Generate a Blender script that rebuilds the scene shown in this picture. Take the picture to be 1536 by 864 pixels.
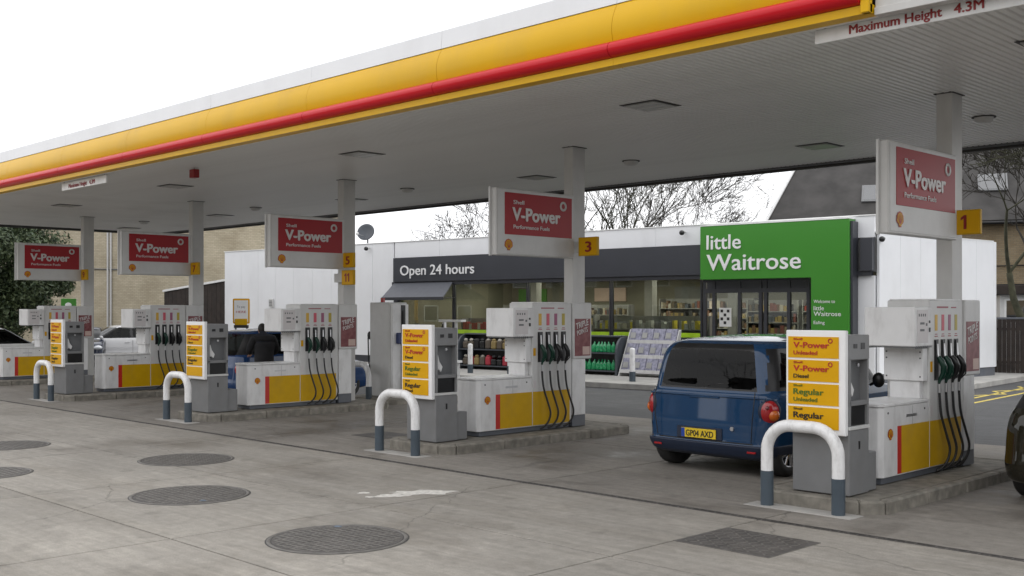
import bpy, bmesh, math, random
from mathutils import Vector, Matrix, noise
random.seed(7)
R = math.radians
for o in list(bpy.data.objects): bpy.data.objects.remove(o)
scene = bpy.context.scene
COL = scene.collection

# ------------------------------------------------------------------ camera
CAM_F, CAM_W, CAM_H = 1640.0, 1536.0, 2.0
cam_d = bpy.data.cameras.new('camera')
cam_d.sensor_width = 36.0
cam_d.lens = 36.0 * CAM_F / CAM_W
cam_d.shift_y = 34.0 / CAM_W
cam_d.clip_start = 0.1; cam_d.clip_end = 3000
cam = bpy.data.objects.new('camera', cam_d); COL.objects.link(cam)
cam.location = (0, 0, CAM_H)
cam.rotation_euler = (R(90), 0, R(45.21))
scene.camera = cam

# ------------------------------------------------------------------ world (overcast) and soft sun
world = bpy.data.worlds.new('World'); scene.world = world; world.use_nodes = True
nt = world.node_tree; nt.nodes.clear()
SUN_EL, SUN_AZ = R(48), R(205)
out = nt.nodes.new('ShaderNodeOutputWorld'); bg = nt.nodes.new('ShaderNodeBackground')
sky = nt.nodes.new('ShaderNodeTexSky'); sky.sky_type = 'NISHITA'; sky.sun_disc = False
sky.sun_elevation = SUN_EL; sky.sun_rotation = SUN_AZ; sky.dust_density = 4.0
tc = nt.nodes.new('ShaderNodeTexCoord'); mp = nt.nodes.new('ShaderNodeMapping'); mp.inputs['Scale'].default_value = (1, 1, 3.2)
nz = nt.nodes.new('ShaderNodeTexNoise'); nz.inputs['Scale'].default_value = 1.6; nz.inputs['Detail'].default_value = 5
cr = nt.nodes.new('ShaderNodeValToRGB')
cr.color_ramp.elements[0].position = 0.3; cr.color_ramp.elements[0].color = (8.6, 8.75, 9.1, 1)
cr.color_ramp.elements[1].position = 0.62; cr.color_ramp.elements[1].color = (10.4, 10.4, 10.5, 1)
mx = nt.nodes.new('ShaderNodeMixRGB'); mx.inputs[0].default_value = 0.93
bg.inputs['Strength'].default_value = 0.1
nt.links.new(tc.outputs['Generated'], mp.inputs['Vector']); nt.links.new(mp.outputs[0], nz.inputs['Vector'])
nt.links.new(nz.outputs['Fac'], cr.inputs[0]); nt.links.new(sky.outputs[0], mx.inputs[1]); nt.links.new(cr.outputs[0], mx.inputs[2])
nt.links.new(mx.outputs[0], bg.inputs['Color']); nt.links.new(bg.outputs[0], out.inputs['Surface'])
sun_d = bpy.data.lights.new('sun', 'SUN'); sun_d.energy = 0.6; sun_d.angle = R(25); sun_d.color = (1, 0.97, 0.92)
sun = bpy.data.objects.new('sun', sun_d); COL.objects.link(sun)
sun.rotation_euler = (R(90) - SUN_EL, 0, R(180) - SUN_AZ + R(180)); sun.location = (0, 0, 30)
scene.view_settings.view_transform = 'Standard'; scene.view_settings.look = 'None'
scene.view_settings.exposure = 0.70; scene.view_settings.gamma = 1.0

# ------------------------------------------------------------------ materials
def mat(name, col, rough=0.5, metal=0.0, var=0.06, scale=6.0, bump=0.0, bscale=60.0, coat=0.0, emit=0.0, spec=0.5, col2=None, dirt=0.0, dirt_scale=2.0):
    m = bpy.data.materials.new(name); m.use_nodes = True
    t = m.node_tree; p = t.nodes['Principled BSDF']
    p.inputs['Roughness'].default_value = rough; p.inputs['Metallic'].default_value = metal
    p.inputs['Specular IOR Level'].default_value = spec
    if coat: p.inputs['Coat Weight'].default_value = coat; p.inputs['Coat Roughness'].default_value = 0.05
    co = t.nodes.new('ShaderNodeTexCoord')
    n = t.nodes.new('ShaderNodeTexNoise'); n.inputs['Scale'].default_value = scale; n.inputs['Detail'].default_value = 6
    t.links.new(co.outputs['Object'], n.inputs['Vector'])
    r = t.nodes.new('ShaderNodeValToRGB'); r.color_ramp.elements[0].position = 0.32; r.color_ramp.elements[1].position = 0.68
    a = tuple(max(0, c * (1 - var)) for c in col); b = col2 if col2 else tuple(min(1, c * (1 + var)) for c in col)
    r.color_ramp.elements[0].color = (*a, 1); r.color_ramp.elements[1].color = (*b, 1)
    t.links.new(n.outputs['Fac'], r.inputs[0])
    last = r.outputs[0]
    if dirt:
        n2 = t.nodes.new('ShaderNodeTexNoise'); n2.inputs['Scale'].default_value = dirt_scale; n2.inputs['Detail'].default_value = 8; n2.inputs['Roughness'].default_value = 0.65
        mpp = t.nodes.new('ShaderNodeMapping'); mpp.inputs['Scale'].default_value = (1, 1, 0.35)
        t.links.new(co.outputs['Object'], mpp.inputs['Vector']); t.links.new(mpp.outputs[0], n2.inputs['Vector'])
        r2 = t.nodes.new('ShaderNodeValToRGB'); r2.color_ramp.elements[0].position = 0.48; r2.color_ramp.elements[1].position = 0.75
        r2.color_ramp.elements[1].color = (dirt, dirt, dirt, 1)
        mm = t.nodes.new('ShaderNodeMixRGB'); mm.inputs[2].default_value = (0.16, 0.14, 0.12, 1)
        t.links.new(n2.outputs['Fac'], r2.inputs[0]); t.links.new(r2.outputs[0], mm.inputs[0]); t.links.new(last, mm.inputs[1]); last = mm.outputs[0]
    t.links.new(last, p.inputs['Base Color'])
    if bump:
        nb = t.nodes.new('ShaderNodeTexNoise'); nb.inputs['Scale'].default_value = bscale; nb.inputs['Detail'].default_value = 4
        t.links.new(co.outputs['Object'], nb.inputs['Vector'])
        bn = t.nodes.new('ShaderNodeBump'); bn.inputs['Strength'].default_value = bump; bn.inputs['Distance'].default_value = 0.01
        t.links.new(nb.outputs['Fac'], bn.inputs['Height']); t.links.new(bn.outputs[0], p.inputs['Normal'])
    if emit:
        p.inputs['Emission Strength'].default_value = emit
        t.links.new(r.outputs[0], p.inputs['Emission Color'])
    return m

M = {}
M['white_paint'] = mat('white_paint', (0.72, 0.72, 0.71), 0.35, var=0.03, dirt=0.25)
M['white_clad'] = mat('white_cladding', (0.80, 0.81, 0.83), 0.4, var=0.02, scale=1.5, dirt=0.10, dirt_scale=0.8)
M['pump_grey'] = mat('pump_light_grey', (0.60, 0.60, 0.59), 0.35, var=0.03, dirt=0.2)
M['pump_white'] = mat('pump_white', (0.74, 0.74, 0.74), 0.3, var=0.03, dirt=0.36, dirt_scale=4)
M['kiosk_grey'] = mat('kiosk_grey', (0.20, 0.203, 0.207), 0.45, var=0.05, dirt=0.25, dirt_scale=3)
M['kiosk_dark'] = mat('kiosk_dark', (0.13, 0.135, 0.14), 0.5, var=0.08)
M['plinth'] = mat('plinth_grey', (0.11, 0.12, 0.14), 0.55, var=0.1, dirt=0.3)
M['column'] = mat('column_grey', (0.55, 0.545, 0.53), 0.4, var=0.03, dirt=0.15)
M['soffit'] = mat('soffit_white', (0.76, 0.755, 0.74), 0.45, var=0.03, scale=0.6, dirt=0.15, dirt_scale=0.7)
M['yellow'] = mat('yellow_paint', (0.70, 0.405, 0.002), 0.36, var=0.03, scale=1, coat=0.0, dirt=0.12, dirt_scale=1.3, spec=0.22)
M['yellow_dirty'] = mat('yellow_panel', (0.58, 0.34, 0.003), 0.45, spec=0.2, var=0.04, dirt=0.2, dirt_scale=3)
M['yellow_sign'] = mat('yellow_sign', (0.66, 0.35, 0.004), 0.4, spec=0.2, var=0.03)
M['red'] = mat('red_plastic', (0.55, 0.008, 0.016), 0.3, var=0.05, scale=1, spec=0.25)
M['red_stripe'] = mat('red_stripe', (0.50, 0.02, 0.012), 0.4, var=0.04)
M['red_sign'] = mat('red_sign', (0.33, 0.010, 0.016), 0.42, var=0.05, scale=1.5, spec=0.35)
M['red_text'] = mat('red_lettering', (0.42, 0.02, 0.015), 0.4)
M['dark_red_text'] = mat('dark_red_lettering', (0.25, 0.01, 0.01), 0.4)
M['green_text'] = mat('green_lettering', (0.07, 0.14, 0.012), 0.4)
M['black_text'] = mat('black_lettering', (0.012, 0.012, 0.012), 0.4)
M['white_text'] = mat('white_lettering', (0.82, 0.82, 0.82), 0.35, var=0.02)
M['sign_text'] = mat('sign_lettering', (0.60, 0.58, 0.57), 0.35, var=0.02)
M['black'] = mat('black_plastic', (0.012, 0.012, 0.013), 0.35, var=0.2)
M['rubber'] = mat('black_rubber', (0.014, 0.014, 0.015), 0.42, var=0.2)
M['tyre'] = mat('tyre_rubber', (0.018, 0.018, 0.018), 0.75, var=0.2, bump=0.3)
M['green_nozzle'] = mat('green_nozzle', (0.003, 0.036, 0.022), 0.35)
M['blue_nozzle'] = mat('blue_nozzle', (0.02, 0.035, 0.12), 0.35)
M['steel'] = mat('steel', (0.55, 0.55, 0.56), 0.3, metal=0.9)
M['alloy'] = mat('alloy_rim', (0.50, 0.50, 0.52), 0.28, metal=0.85)
M['kerb'] = mat('kerb_concrete', (0.22, 0.205, 0.175), 0.85, var=0.3, scale=7, bump=0.5, bscale=70, dirt=0.55, dirt_scale=4)
M['kerb_light'] = mat('pavement_concrete', (0.36, 0.35, 0.33), 0.85, var=0.15, scale=3, bump=0.4)
M['hoop_grey'] = mat('hoop_grey', (0.055, 0.075, 0.095), 0.45, var=0.08)
M['hoop_white'] = mat('hoop_white', (0.78, 0.78, 0.78), 0.3, var=0.02, dirt=0.40, dirt_scale=14)
M['anthracite'] = mat('anthracite', (0.042, 0.045, 0.055), 0.35, var=0.06, scale=1.5)
M['frame_dark'] = mat('window_frame_dark', (0.035, 0.037, 0.045), 0.35)
M['awning'] = mat('awning_grey', (0.085, 0.09, 0.105), 0.5, var=0.08)
M['green_sign'] = mat('green_sign', (0.045, 0.235, 0.022), 0.3, var=0.03, scale=0.8)
M['lime'] = mat('lime_band', (0.36, 0.58, 0.02), 0.4, var=0.2, scale=2.2)
M['shop_wall'] = mat('shop_inner_wall', (0.15, 0.145, 0.115), 0.7, var=0.2, scale=0.8)
M['shop_floor'] = mat('shop_floor', (0.25, 0.24, 0.22), 0.35)
M['shop_light'] = mat('shop_ceiling_light', (1.0, 0.93, 0.78), 0.5, emit=9.0)
M['shelf'] = mat('shelf_grey', (0.22, 0.22, 0.22), 0.5)
M['mat_dark'] = mat('display_dark', (0.06, 0.068, 0.08), 0.45)
M['bottle'] = mat('bottle_green', (0.008, 0.26, 0.09), 0.2, coat=0.4, var=0.2)
M['paper'] = mat('newsprint', (0.27, 0.27, 0.35), 0.7, var=0.35, scale=14)
M['slate'] = mat('roof_slate', (0.052, 0.049, 0.047), 0.8, var=0.3, scale=1.2, bump=0.4)
M['fence_brown'] = mat('dark_timber', (0.028, 0.020, 0.016), 0.75, var=0.35, scale=5)
M['trim_white'] = mat('white_trim', (0.78, 0.78, 0.77), 0.45)
M['bark'] = mat('tree_bark', (0.042, 0.037, 0.030), 0.9, var=0.4, scale=5)
M['bark_green'] = mat('mossy_bark', (0.055, 0.055, 0.032), 0.9, var=0.4, scale=5)
M['manhole'] = mat('manhole_iron', (0.075, 0.070, 0.066), 0.6, var=0.3, scale=5, bump=0.3, dirt=0.3)
M['manhole_hi'] = mat('manhole_tread', (0.125, 0.118, 0.108), 0.55, var=0.25, scale=9)
M['blue_paint_mark'] = mat('blue_chalk', (0.12, 0.15, 0.19), 0.9, var=0.3, scale=40)
M['spill'] = mat('white_paint_spill', (0.55, 0.53, 0.49), 0.8, var=0.2, scale=20)
M['yellow_line'] = mat('yellow_road_paint', (0.55, 0.43, 0.08), 0.75, var=0.25, scale=12)
M['coat_dark'] = mat('dark_coat_cloth', (0.010, 0.010, 0.012), 0.9, var=0.3, scale=9, bump=0.4)
M['trouser'] = mat('dark_trouser_cloth', (0.018, 0.02, 0.03), 0.9, var=0.2)
M['skin'] = mat('skin', (0.42, 0.24, 0.17), 0.55, var=0.05)
M['hair'] = mat('dark_hair', (0.012, 0.009, 0.007), 0.7, var=0.3, scale=30)
M['lens_grey'] = mat('luminaire_lens', (0.33, 0.33, 0.32), 0.3)
M['gasket'] = mat('luminaire_gap_dark', (0.05, 0.048, 0.045), 0.7)
M['lamp_red'] = mat('red_lamp_lens', (0.35, 0.008, 0.012), 0.15, coat=0.6)
M['lamp_dark_red'] = mat('dark_red_lamp_lens', (0.12, 0.003, 0.005), 0.15, coat=0.6)
M['lamp_orange'] = mat('orange_lamp_lens', (0.55, 0.12, 0.01), 0.15, coat=0.6)
M['lamp_clear'] = mat('clear_lamp_lens', (0.65, 0.67, 0.70), 0.1, coat=0.6)
M['plate_yellow'] = mat('plate_yellow', (0.68, 0.48, 0.02), 0.4)
M['plate_white'] = mat('plate_white', (0.7, 0.7, 0.68), 0.4)
M['plate_blue'] = mat('plate_blue', (0.01, 0.05, 0.30), 0.4)
M['display_pink'] = mat('display_face', (0.60, 0.57, 0.57), 0.35, var=0.03)
M['label_yellow'] = mat('grade_yellow', (0.60, 0.36, 0.03), 0.4)
M['grade_print'] = mat('grade_print', (0.35, 0.10, 0.12), 0.5)
M['label_red'] = mat('grade_red', (0.55, 0.08, 0.12), 0.4)
M['label_purple'] = mat('grade_plum', (0.30, 0.08, 0.16), 0.4)
M['label_olive'] = mat('grade_olive', (0.42, 0.33, 0.03), 0.4)
M['poster'] = mat('poster_print', (0.14, 0.008, 0.014), 0.4, col2=(0.24, 0.07, 0.07), scale=9)
M['tissue'] = mat('paper_tissue', (0.7, 0.7, 0.7), 0.8)
M['wheel_arch'] = mat('wheel_arch_dark', (0.01, 0.01, 0.01), 0.8)
M['grey_plastic'] = mat('grey_plastic', (0.10, 0.10, 0.105), 0.55)
def paint(name, col, coat=1.0):
    return mat(name, col, 0.45, metal=0.0, var=0.03, scale=2, coat=coat, dirt=0.05, spec=0.0)
M['car_blue'] = paint('car_paint_deep_blue', (0.010, 0.044, 0.110))
M['car_blue_bumper'] = mat('bumper_dark_blue', (0.009, 0.017, 0.040), 0.5, var=0.05)
M['car_blue2'] = paint('car_paint_blue', (0.015, 0.045, 0.13))
M['car_brown'] = paint('car_paint_dark_olive', (0.018, 0.016, 0.010))
M['car_silver'] = paint('car_paint_silver', (0.60, 0.60, 0.61))
M['car_white'] = paint('car_paint_white', (0.72, 0.73, 0.73))
M['car_navy'] = paint('car_paint_navy', (0.015, 0.022, 0.045))

def glass_mat(name, tint, refl_rough=0.02, trans=0.75, f0=0.06, ior=1.38):
    m = bpy.data.materials.new(name); m.use_nodes = True
    t = m.node_tree; t.nodes.clear()
    o = t.nodes.new('ShaderNodeOutputMaterial'); mixs = t.nodes.new('ShaderNodeMixShader')
    tr = t.nodes.new('ShaderNodeBsdfTransparent'); gl = t.nodes.new('ShaderNodeBsdfGlossy')
    co = t.nodes.new('ShaderNodeTexCoord'); n = t.nodes.new('ShaderNodeTexNoise'); n.inputs['Scale'].default_value = 3
    r = t.nodes.new('ShaderNodeMapRange'); r.inputs['To Min'].default_value = refl_rough; r.inputs['To Max'].default_value = refl_rough + 0.008
    t.links.new(co.outputs['Object'], n.inputs['Vector']); t.links.new(n.outputs['Fac'], r.inputs['Value']); t.links.new(r.outputs[0], gl.inputs['Roughness'])
    tr.inputs['Color'].default_value = (*[trans * c for c in tint], 1)
    fr = t.nodes.new('ShaderNodeFresnel'); fr.inputs['IOR'].default_value = ior
    ad = t.nodes.new('ShaderNodeMath'); ad.operation = 'ADD'; ad.inputs[1].default_value = f0; ad.use_clamp = True
    t.links.new(fr.outputs[0], ad.inputs[0]); t.links.new(ad.outputs[0], mixs.inputs[0])
    t.links.new(tr.outputs[0], mixs.inputs[1]); t.links.new(gl.outputs[0], mixs.inputs[2]); t.links.new(mixs.outputs[0], o.inputs['Surface'])
    return m
M['shop_glass'] = glass_mat('shop_glass', (0.92, 0.95, 0.9), 0.0, trans=0.90, f0=0.0)
M['car_glass'] = glass_mat('car_glass', (0.5, 0.55, 0.55), 0.0, trans=0.28, f0=0.0, ior=1.32)
M['pane_glass'] = glass_mat('window_pane', (0.5, 0.55, 0.6), trans=0.3, f0=0.25)

def concrete_mat(name, base, dark, wet=0.25):
    m = bpy.data.materials.new(name); m.use_nodes = True
    t = m.node_tree; p = t.nodes['Principled BSDF']
    L = t.links.new
    g = t.nodes.new('ShaderNodeNewGeometry')
    def noise_(scale, det=6, rough=0.55, mapping=None):
        n = t.nodes.new('ShaderNodeTexNoise'); n.inputs['Scale'].default_value = scale; n.inputs['Detail'].default_value = det; n.inputs['Roughness'].default_value = rough
        if mapping:
            mp_ = t.nodes.new('ShaderNodeMapping'); mp_.inputs['Scale'].default_value = mapping; L(g.outputs['Position'], mp_.inputs['Vector']); L(mp_.outputs[0], n.inputs['Vector'])
        else: L(g.outputs['Position'], n.inputs['Vector'])
        return n
    def ramp(src, p0, c0, p1, c1):
        r = t.nodes.new('ShaderNodeValToRGB'); r.color_ramp.elements[0].position = p0; r.color_ramp.elements[1].position = p1
        r.color_ramp.elements[0].color = (*c0, 1); r.color_ramp.elements[1].color = (*c1, 1); L(src, r.inputs[0]); return r
    def mul(a, b, f=1.0):
        x = t.nodes.new('ShaderNodeMixRGB'); x.blend_type = 'MULTIPLY'; x.inputs[0].default_value = f; L(a, x.inputs[1]); L(b, x.inputs[2]); return x
    big = ramp(noise_(0.35, 5).outputs['Fac'], 0.3, tuple(c * 0.82 for c in base), 0.7, tuple(c * 1.14 for c in base))
    fine = ramp(noise_(9, 8, 0.7).outputs['Fac'], 0.3, (0.82,) * 3, 0.7, (1.12,) * 3)
    brush = ramp(noise_(2.2, 6, 0.7, (0.35, 5.0, 1)).outputs['Fac'], 0.35, (0.84,) * 3, 0.68, (1.08,) * 3)
    grit = ramp(noise_(90, 3, 0.6).outputs['Fac'], 0.35, (0.80,) * 3, 0.65, (1.14,) * 3)
    pale = ramp(noise_(0.9, 8, 0.7, (1.0, 1.7, 1)).outputs['Fac'], 0.56, (1,) * 3, 0.74, (1.30,) * 3)
    st = ramp(noise_(0.55, 7, 0.68).outputs['Fac'], 0.50, (1,) * 3, 0.70, dark)
    trk = ramp(noise_(1.1, 5, 0.6, (0.12, 1.6, 1)).outputs['Fac'], 0.50, (1,) * 3, 0.72, (0.86, 0.85, 0.83))
    spots = ramp(noise_(3.0, 2, 0.4).outputs['Fac'], 0.62, (1,) * 3, 0.69, (0.86,) * 3)
    oi = t.nodes.new('ShaderNodeObjectInfo'); ro = ramp(oi.outputs['Random'], 0, (0.93,) * 3, 1, (1.06,) * 3)
    c = mul(big.outputs[0], fine.outputs[0]); c = mul(c.outputs[0], brush.outputs[0]); c = mul(c.outputs[0], st.outputs[0]); c = mul(c.outputs[0], spots.outputs[0])
    c = mul(c.outputs[0], ro.outputs[0]); c = mul(c.outputs[0], grit.outputs[0]); c = mul(c.outputs[0], pale.outputs[0]); c = mul(c.outputs[0], trk.outputs[0])
    wn = noise_(1.3, 4, 0.6); va = t.nodes.new('ShaderNodeVectorMath'); va.operation = 'MULTIPLY_ADD'; va.inputs[1].default_value = (.55, .55, 0); L(wn.outputs['Color'], va.inputs[0]); L(g.outputs['Position'], va.inputs[2])
    vo = t.nodes.new('ShaderNodeTexVoronoi'); vo.feature = 'DISTANCE_TO_EDGE'; vo.inputs['Scale'].default_value = 0.30; L(va.outputs[0], vo.inputs['Vector'])
    ck = ramp(vo.outputs['Distance'], 0.0010, (.62,) * 3, 0.0030, (1,) * 3)
    cm_ = ramp(noise_(0.28, 2, 0.5).outputs['Fac'], 0.50, (0,) * 3, 0.56, (1,) * 3)
    cx_ = t.nodes.new('ShaderNodeMixRGB'); cx_.blend_type = 'MULTIPLY'; L(cm_.outputs[0], cx_.inputs[0]); L(c.outputs[0], cx_.inputs[1]); L(ck.outputs[0], cx_.inputs[2]); c = cx_
    L(c.outputs[0], p.inputs['Base Color'])
    rr = t.nodes.new('ShaderNodeMapRange'); rr.inputs['From Min'].default_value = 0.5; rr.inputs['From Max'].default_value = 0.72
    rr.inputs['To Min'].default_value = 0.85; rr.inputs['To Max'].default_value = wet
    L(noise_(0.55, 7, 0.68).outputs['Fac'], rr.inputs['Value']); L(rr.outputs[0], p.inputs['Roughness'])
    bn = t.nodes.new('ShaderNodeBump'); bn.inputs['Strength'].default_value = 0.35; bn.inputs['Distance'].default_value = 0.008
    L(noise_(45, 5, 0.7).outputs['Fac'], bn.inputs['Height']); L(bn.outputs[0], p.inputs['Normal'])
    return m
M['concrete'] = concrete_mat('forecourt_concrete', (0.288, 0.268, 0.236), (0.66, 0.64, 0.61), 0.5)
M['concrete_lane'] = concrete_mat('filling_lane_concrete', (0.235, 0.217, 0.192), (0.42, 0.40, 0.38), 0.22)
M['asphalt'] = concrete_mat('asphalt', (0.062, 0.063, 0.066), (0.8, 0.8, 0.8), 0.6)

def brick_mat(name, c1, c2, mortar, scale=1.0):
    m = bpy.data.materials.new(name); m.use_nodes = True
    t = m.node_tree; p = t.nodes['Principled BSDF']; p.inputs['Roughness'].default_value = 0.9
    co = t.nodes.new('ShaderNodeTexCoord'); br = t.nodes.new('ShaderNodeTexBrick')
    br.inputs['Scale'].default_value = scale; br.inputs['Brick Width'].default_value = 0.235; br.inputs['Row Height'].default_value = 0.078; br.inputs['Mortar Size'].default_value = 0.010
    br.inputs['Color1'].default_value = (*c1, 1); br.inputs['Color2'].default_value = (*c2, 1); br.inputs['Mortar'].default_value = (*mortar, 1)
    mp_ = t.nodes.new('ShaderNodeMapping'); mp_.inputs['Rotation'].default_value = (R(90), 0, 0)
    t.links.new(co.outputs['Object'], mp_.inputs['Vector']); t.links.new(mp_.outputs[0], br.inputs['Vector'])
    n = t.nodes.new('ShaderNodeTexNoise'); n.inputs['Scale'].default_value = 0.8; n.inputs['Detail'].default_value = 7; t.links.new(co.outputs['Object'], n.inputs['Vector'])
    r = t.nodes.new('ShaderNodeValToRGB'); r.color_ramp.elements[0].position = .3; r.color_ramp.elements[1].position = .7
    r.color_ramp.elements[0].color = (0.78, 0.76, 0.72, 1); r.color_ramp.elements[1].color = (1.1, 1.1, 1.1, 1); t.links.new(n.outputs['Fac'], r.inputs[0])
    x = t.nodes.new('ShaderNodeMixRGB'); x.blend_type = 'MULTIPLY'; x.inputs[0].default_value = 1
    t.links.new(br.outputs['Color'], x.inputs[1]); t.links.new(r.outputs[0], x.inputs[2]); t.links.new(x.outputs[0], p.inputs['Base Color'])
    bn = t.nodes.new('ShaderNodeBump'); bn.inputs['Strength'].default_value = 0.6; bn.inputs['Distance'].default_value = 0.02
    t.links.new(br.outputs['Fac'], bn.inputs['Height']); bn.invert = True; t.links.new(bn.outputs[0], p.inputs['Normal'])
    return m
M['brick_pale'] = brick_mat('pale_brick', (0.52, 0.46, 0.345), (0.44, 0.385, 0.28), (0.37, 0.33, 0.25))
M['brick_buff'] = brick_mat('buff_brick', (0.36, 0.29, 0.19), (0.30, 0.23, 0.14), (0.25, 0.21, 0.15))
def leaf_mat(name, c1, c2):
    m = mat(name, c1, 0.55, var=0.2, scale=1.2); t = m.node_tree; p = t.nodes['Principled BSDF']
    g = t.nodes.new('ShaderNodeNewGeometry'); r = t.nodes.new('ShaderNodeValToRGB')
    r.color_ramp.elements[0].color = (*c1, 1); r.color_ramp.elements[1].color = (*c2, 1)
    t.links.new(g.outputs['Random Per Island'], r.inputs[0]); t.links.new(r.outputs[0], p.inputs['Base Color'])
    return m
M['leaf'] = leaf_mat('evergreen_leaf', (0.018, 0.040, 0.014), (0.085, 0.115, 0.045))
def product_mat(name, cols):
    m = mat(name, cols[0], 0.5); t = m.node_tree; p = t.nodes['Principled BSDF']
    g = t.nodes.new('ShaderNodeNewGeometry'); r = t.nodes.new('ShaderNodeValToRGB'); r.color_ramp.interpolation = 'CONSTANT'
    el = r.color_ramp.elements
    while len(el) < len(cols): el.new(0.5)
    for i, c in enumerate(cols): el[i].position = i / len(cols); el[i].color = (*c, 1)
    t.links.new(g.outputs['Random Per Island'], r.inputs[0]); t.links.new(r.outputs[0], p.inputs['Base Color'])
    return m
M['goods'] = product_mat('packaged_goods', [(.20, .16, .11), (.16, .05, .04), (.34, .31, .26), (.08, .06, .04), (.26, .19, .07), (.07, .08, .10), (.14, .08, .05), (.03, .03, .03)])
M['goods_red'] = product_mat('red_white_goods', [(.5, .04, .04), (.6, .58, .55), (.4, .03, .05), (.55, .4, .35)])
M['goods_yellow'] = product_mat('bottled_goods', [(.35, .36, .36), (.6, .5, .05), (.2, .2, .22), (.45, .46, .45), (.08, .08, .09), (.28, .28, .24)])
M['goods_bags'] = product_mat('bagged_goods', [(.30, .05, .04), (.03, .03, .03), (.34, .25, .10), (.4, .38, .33), (.10, .08, .06), (.5, .45, .1), (.02, .02, .02)])

# ------------------------------------------------------------------ mesh helper
class MB:
    def __init__(s): s.bm = bmesh.new()
    def box(s, x0, x1, y0, y1, z0, z1, bev=0.0, mi=0, seg=1):
        r = bmesh.ops.create_cube(s.bm, size=1.0)
        vs = r['verts']
        for v in vs: v.co = Vector(((x0 + x1) / 2 + v.co.x * (x1 - x0), (y0 + y1) / 2 + v.co.y * (y1 - y0), (z0 + z1) / 2 + v.co.z * (z1 - z0)))
        fs = list({f for v in vs for f in v.link_faces})
        for f in fs: f.material_index = mi
        if bev:
            es = list({e for v in vs for e in v.link_edges})
            bmesh.ops.bevel(s.bm, geom=es, offset=bev, segments=seg, profile=0.5, affect='EDGES')
        return s
    def prism(s, poly, axis, a0, a1, mi=0, bev=0.0):
        def P(u, v, a): return {'x': (a, u, v), 'y': (u, a, v), 'z': (u, v, a)}[axis]
        A = [s.bm.verts.new(P(u, v, a0)) for u, v in poly]; B = [s.bm.verts.new(P(u, v, a1)) for u, v in poly]
        n = len(poly); fs = [s.bm.faces.new(A[::-1]), s.bm.faces.new(B)]
        for i in range(n): fs.append(s.bm.faces.new((A[i], A[(i + 1) % n], B[(i + 1) % n], B[i])))
        for f in fs: f.material_index = mi
        bmesh.ops.recalc_face_normals(s.bm, faces=fs)
        if bev:
            es = list({e for f in fs for e in f.edges}); bmesh.ops.bevel(s.bm, geom=es, offset=bev, segments=1, affect='EDGES')
        return s
    def tube(s, pts, r, n=8, mi=0, cap=True):
        pts = [Vector(p) for p in pts]; rs = r if isinstance(r, (list, tuple)) else [r] * len(pts)
        rings = []; up = None
        for i, p in enumerate(pts):
            d = (pts[min(i + 1, len(pts) - 1)] - pts[max(i - 1, 0)])
            if d.length < 1e-9: d = Vector((0, 0, 1))
            d.normalize()
            if up is None: up = Vector((0, 0, 1)) if abs(d.z) < 0.9 else Vector((1, 0, 0))
            u = d.cross(up)
            if u.length < 1e-5: u = d.orthogonal()
            u.normalize(); w = u.cross(d).normalized(); up = w
            rings.append([s.bm.verts.new(p + (u * math.cos(2 * math.pi * k / n) + w * math.sin(2 * math.pi * k / n)) * rs[i]) for k in range(n)])
        fs = []
        for a, b in zip(rings, rings[1:]):
            for k in range(n): fs.append(s.bm.faces.new((a[k], a[(k + 1) % n], b[(k + 1) % n], b[k])))
        for f in fs: f.material_index = mi; f.smooth = True
        if cap:
            for f in (s.bm.faces.new(rings[0][::-1]), s.bm.faces.new(rings[-1])):
                f.material_index = mi
                for e in f.edges: e.smooth = False
        return s
    def cyl(s, c, r, h, axis='z', n=16, mi=0):
        d = {'x': Vector((h, 0, 0)), 'y': Vector((0, h, 0)), 'z': Vector((0, 0, h))}[axis]; c = Vector(c)
        return s.tube([c, c + d], r, n, mi)
    def lathe(s, prof, c, axis='x', n=24, mi=0, cap=True):
        c = Vector(c); rings = []
        for r, h in prof:
            ring = []
            for k in range(n):
                a = 2 * math.pi * k / n; u, v = r * math.cos(a), r * math.sin(a)
                ring.append(s.bm.verts.new(c + Vector({'x': (h, u, v), 'y': (u, h, v), 'z': (u, v, h)}[axis])))
            rings.append(ring)
        fs = []
        for a, b in zip(rings, rings[1:]):
            for k in range(n): fs.append(s.bm.faces.new((a[k], a[(k + 1) % n], b[(k + 1) % n], b[k])))
        for f in fs: f.material_index = mi; f.smooth = True
        if cap:
            for f in (s.bm.faces.new(rings[0][::-1]), s.bm.faces.new(rings[-1])):
                f.material_index = mi; fs.append(f)
                for e in f.edges: e.smooth = False
        bmesh.ops.recalc_face_normals(s.bm, faces=fs)
        return s
    def ball(s, c, rx, ry, rz, n=14, mi=0, rot=None):
        m_ = Matrix.Translation(c) @ (rot.to_4x4() if rot else Matrix()) @ Matrix.Diagonal((rx, ry, rz, 1))
        r = bmesh.ops.create_uvsphere(s.bm, u_segments=n, v_segments=max(6, n * 2 // 3), radius=1.0, matrix=m_)
        for v in r['verts']:
            for f in v.link_faces: f.material_index = mi; f.smooth = True
        return s
    def quad(s, pts, mi=0):
        f = s.bm.faces.new([s.bm.verts.new(p) for p in pts]); f.material_index = mi; return s
    def done(s, name, m, parent=None, org=(0, 0, 0), smooth=False):
        me = bpy.data.meshes.new(name)
        if any(org): bmesh.ops.translate(s.bm, verts=s.bm.verts, vec=-Vector(org))
        if smooth:
            for f in s.bm.faces: f.smooth = True
        s.bm.to_mesh(me); s.bm.free()
        for x in (m if isinstance(m, list) else [m]): me.materials.append(M[x] if isinstance(x, str) else x)
        return obj(name, me, parent)
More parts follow.
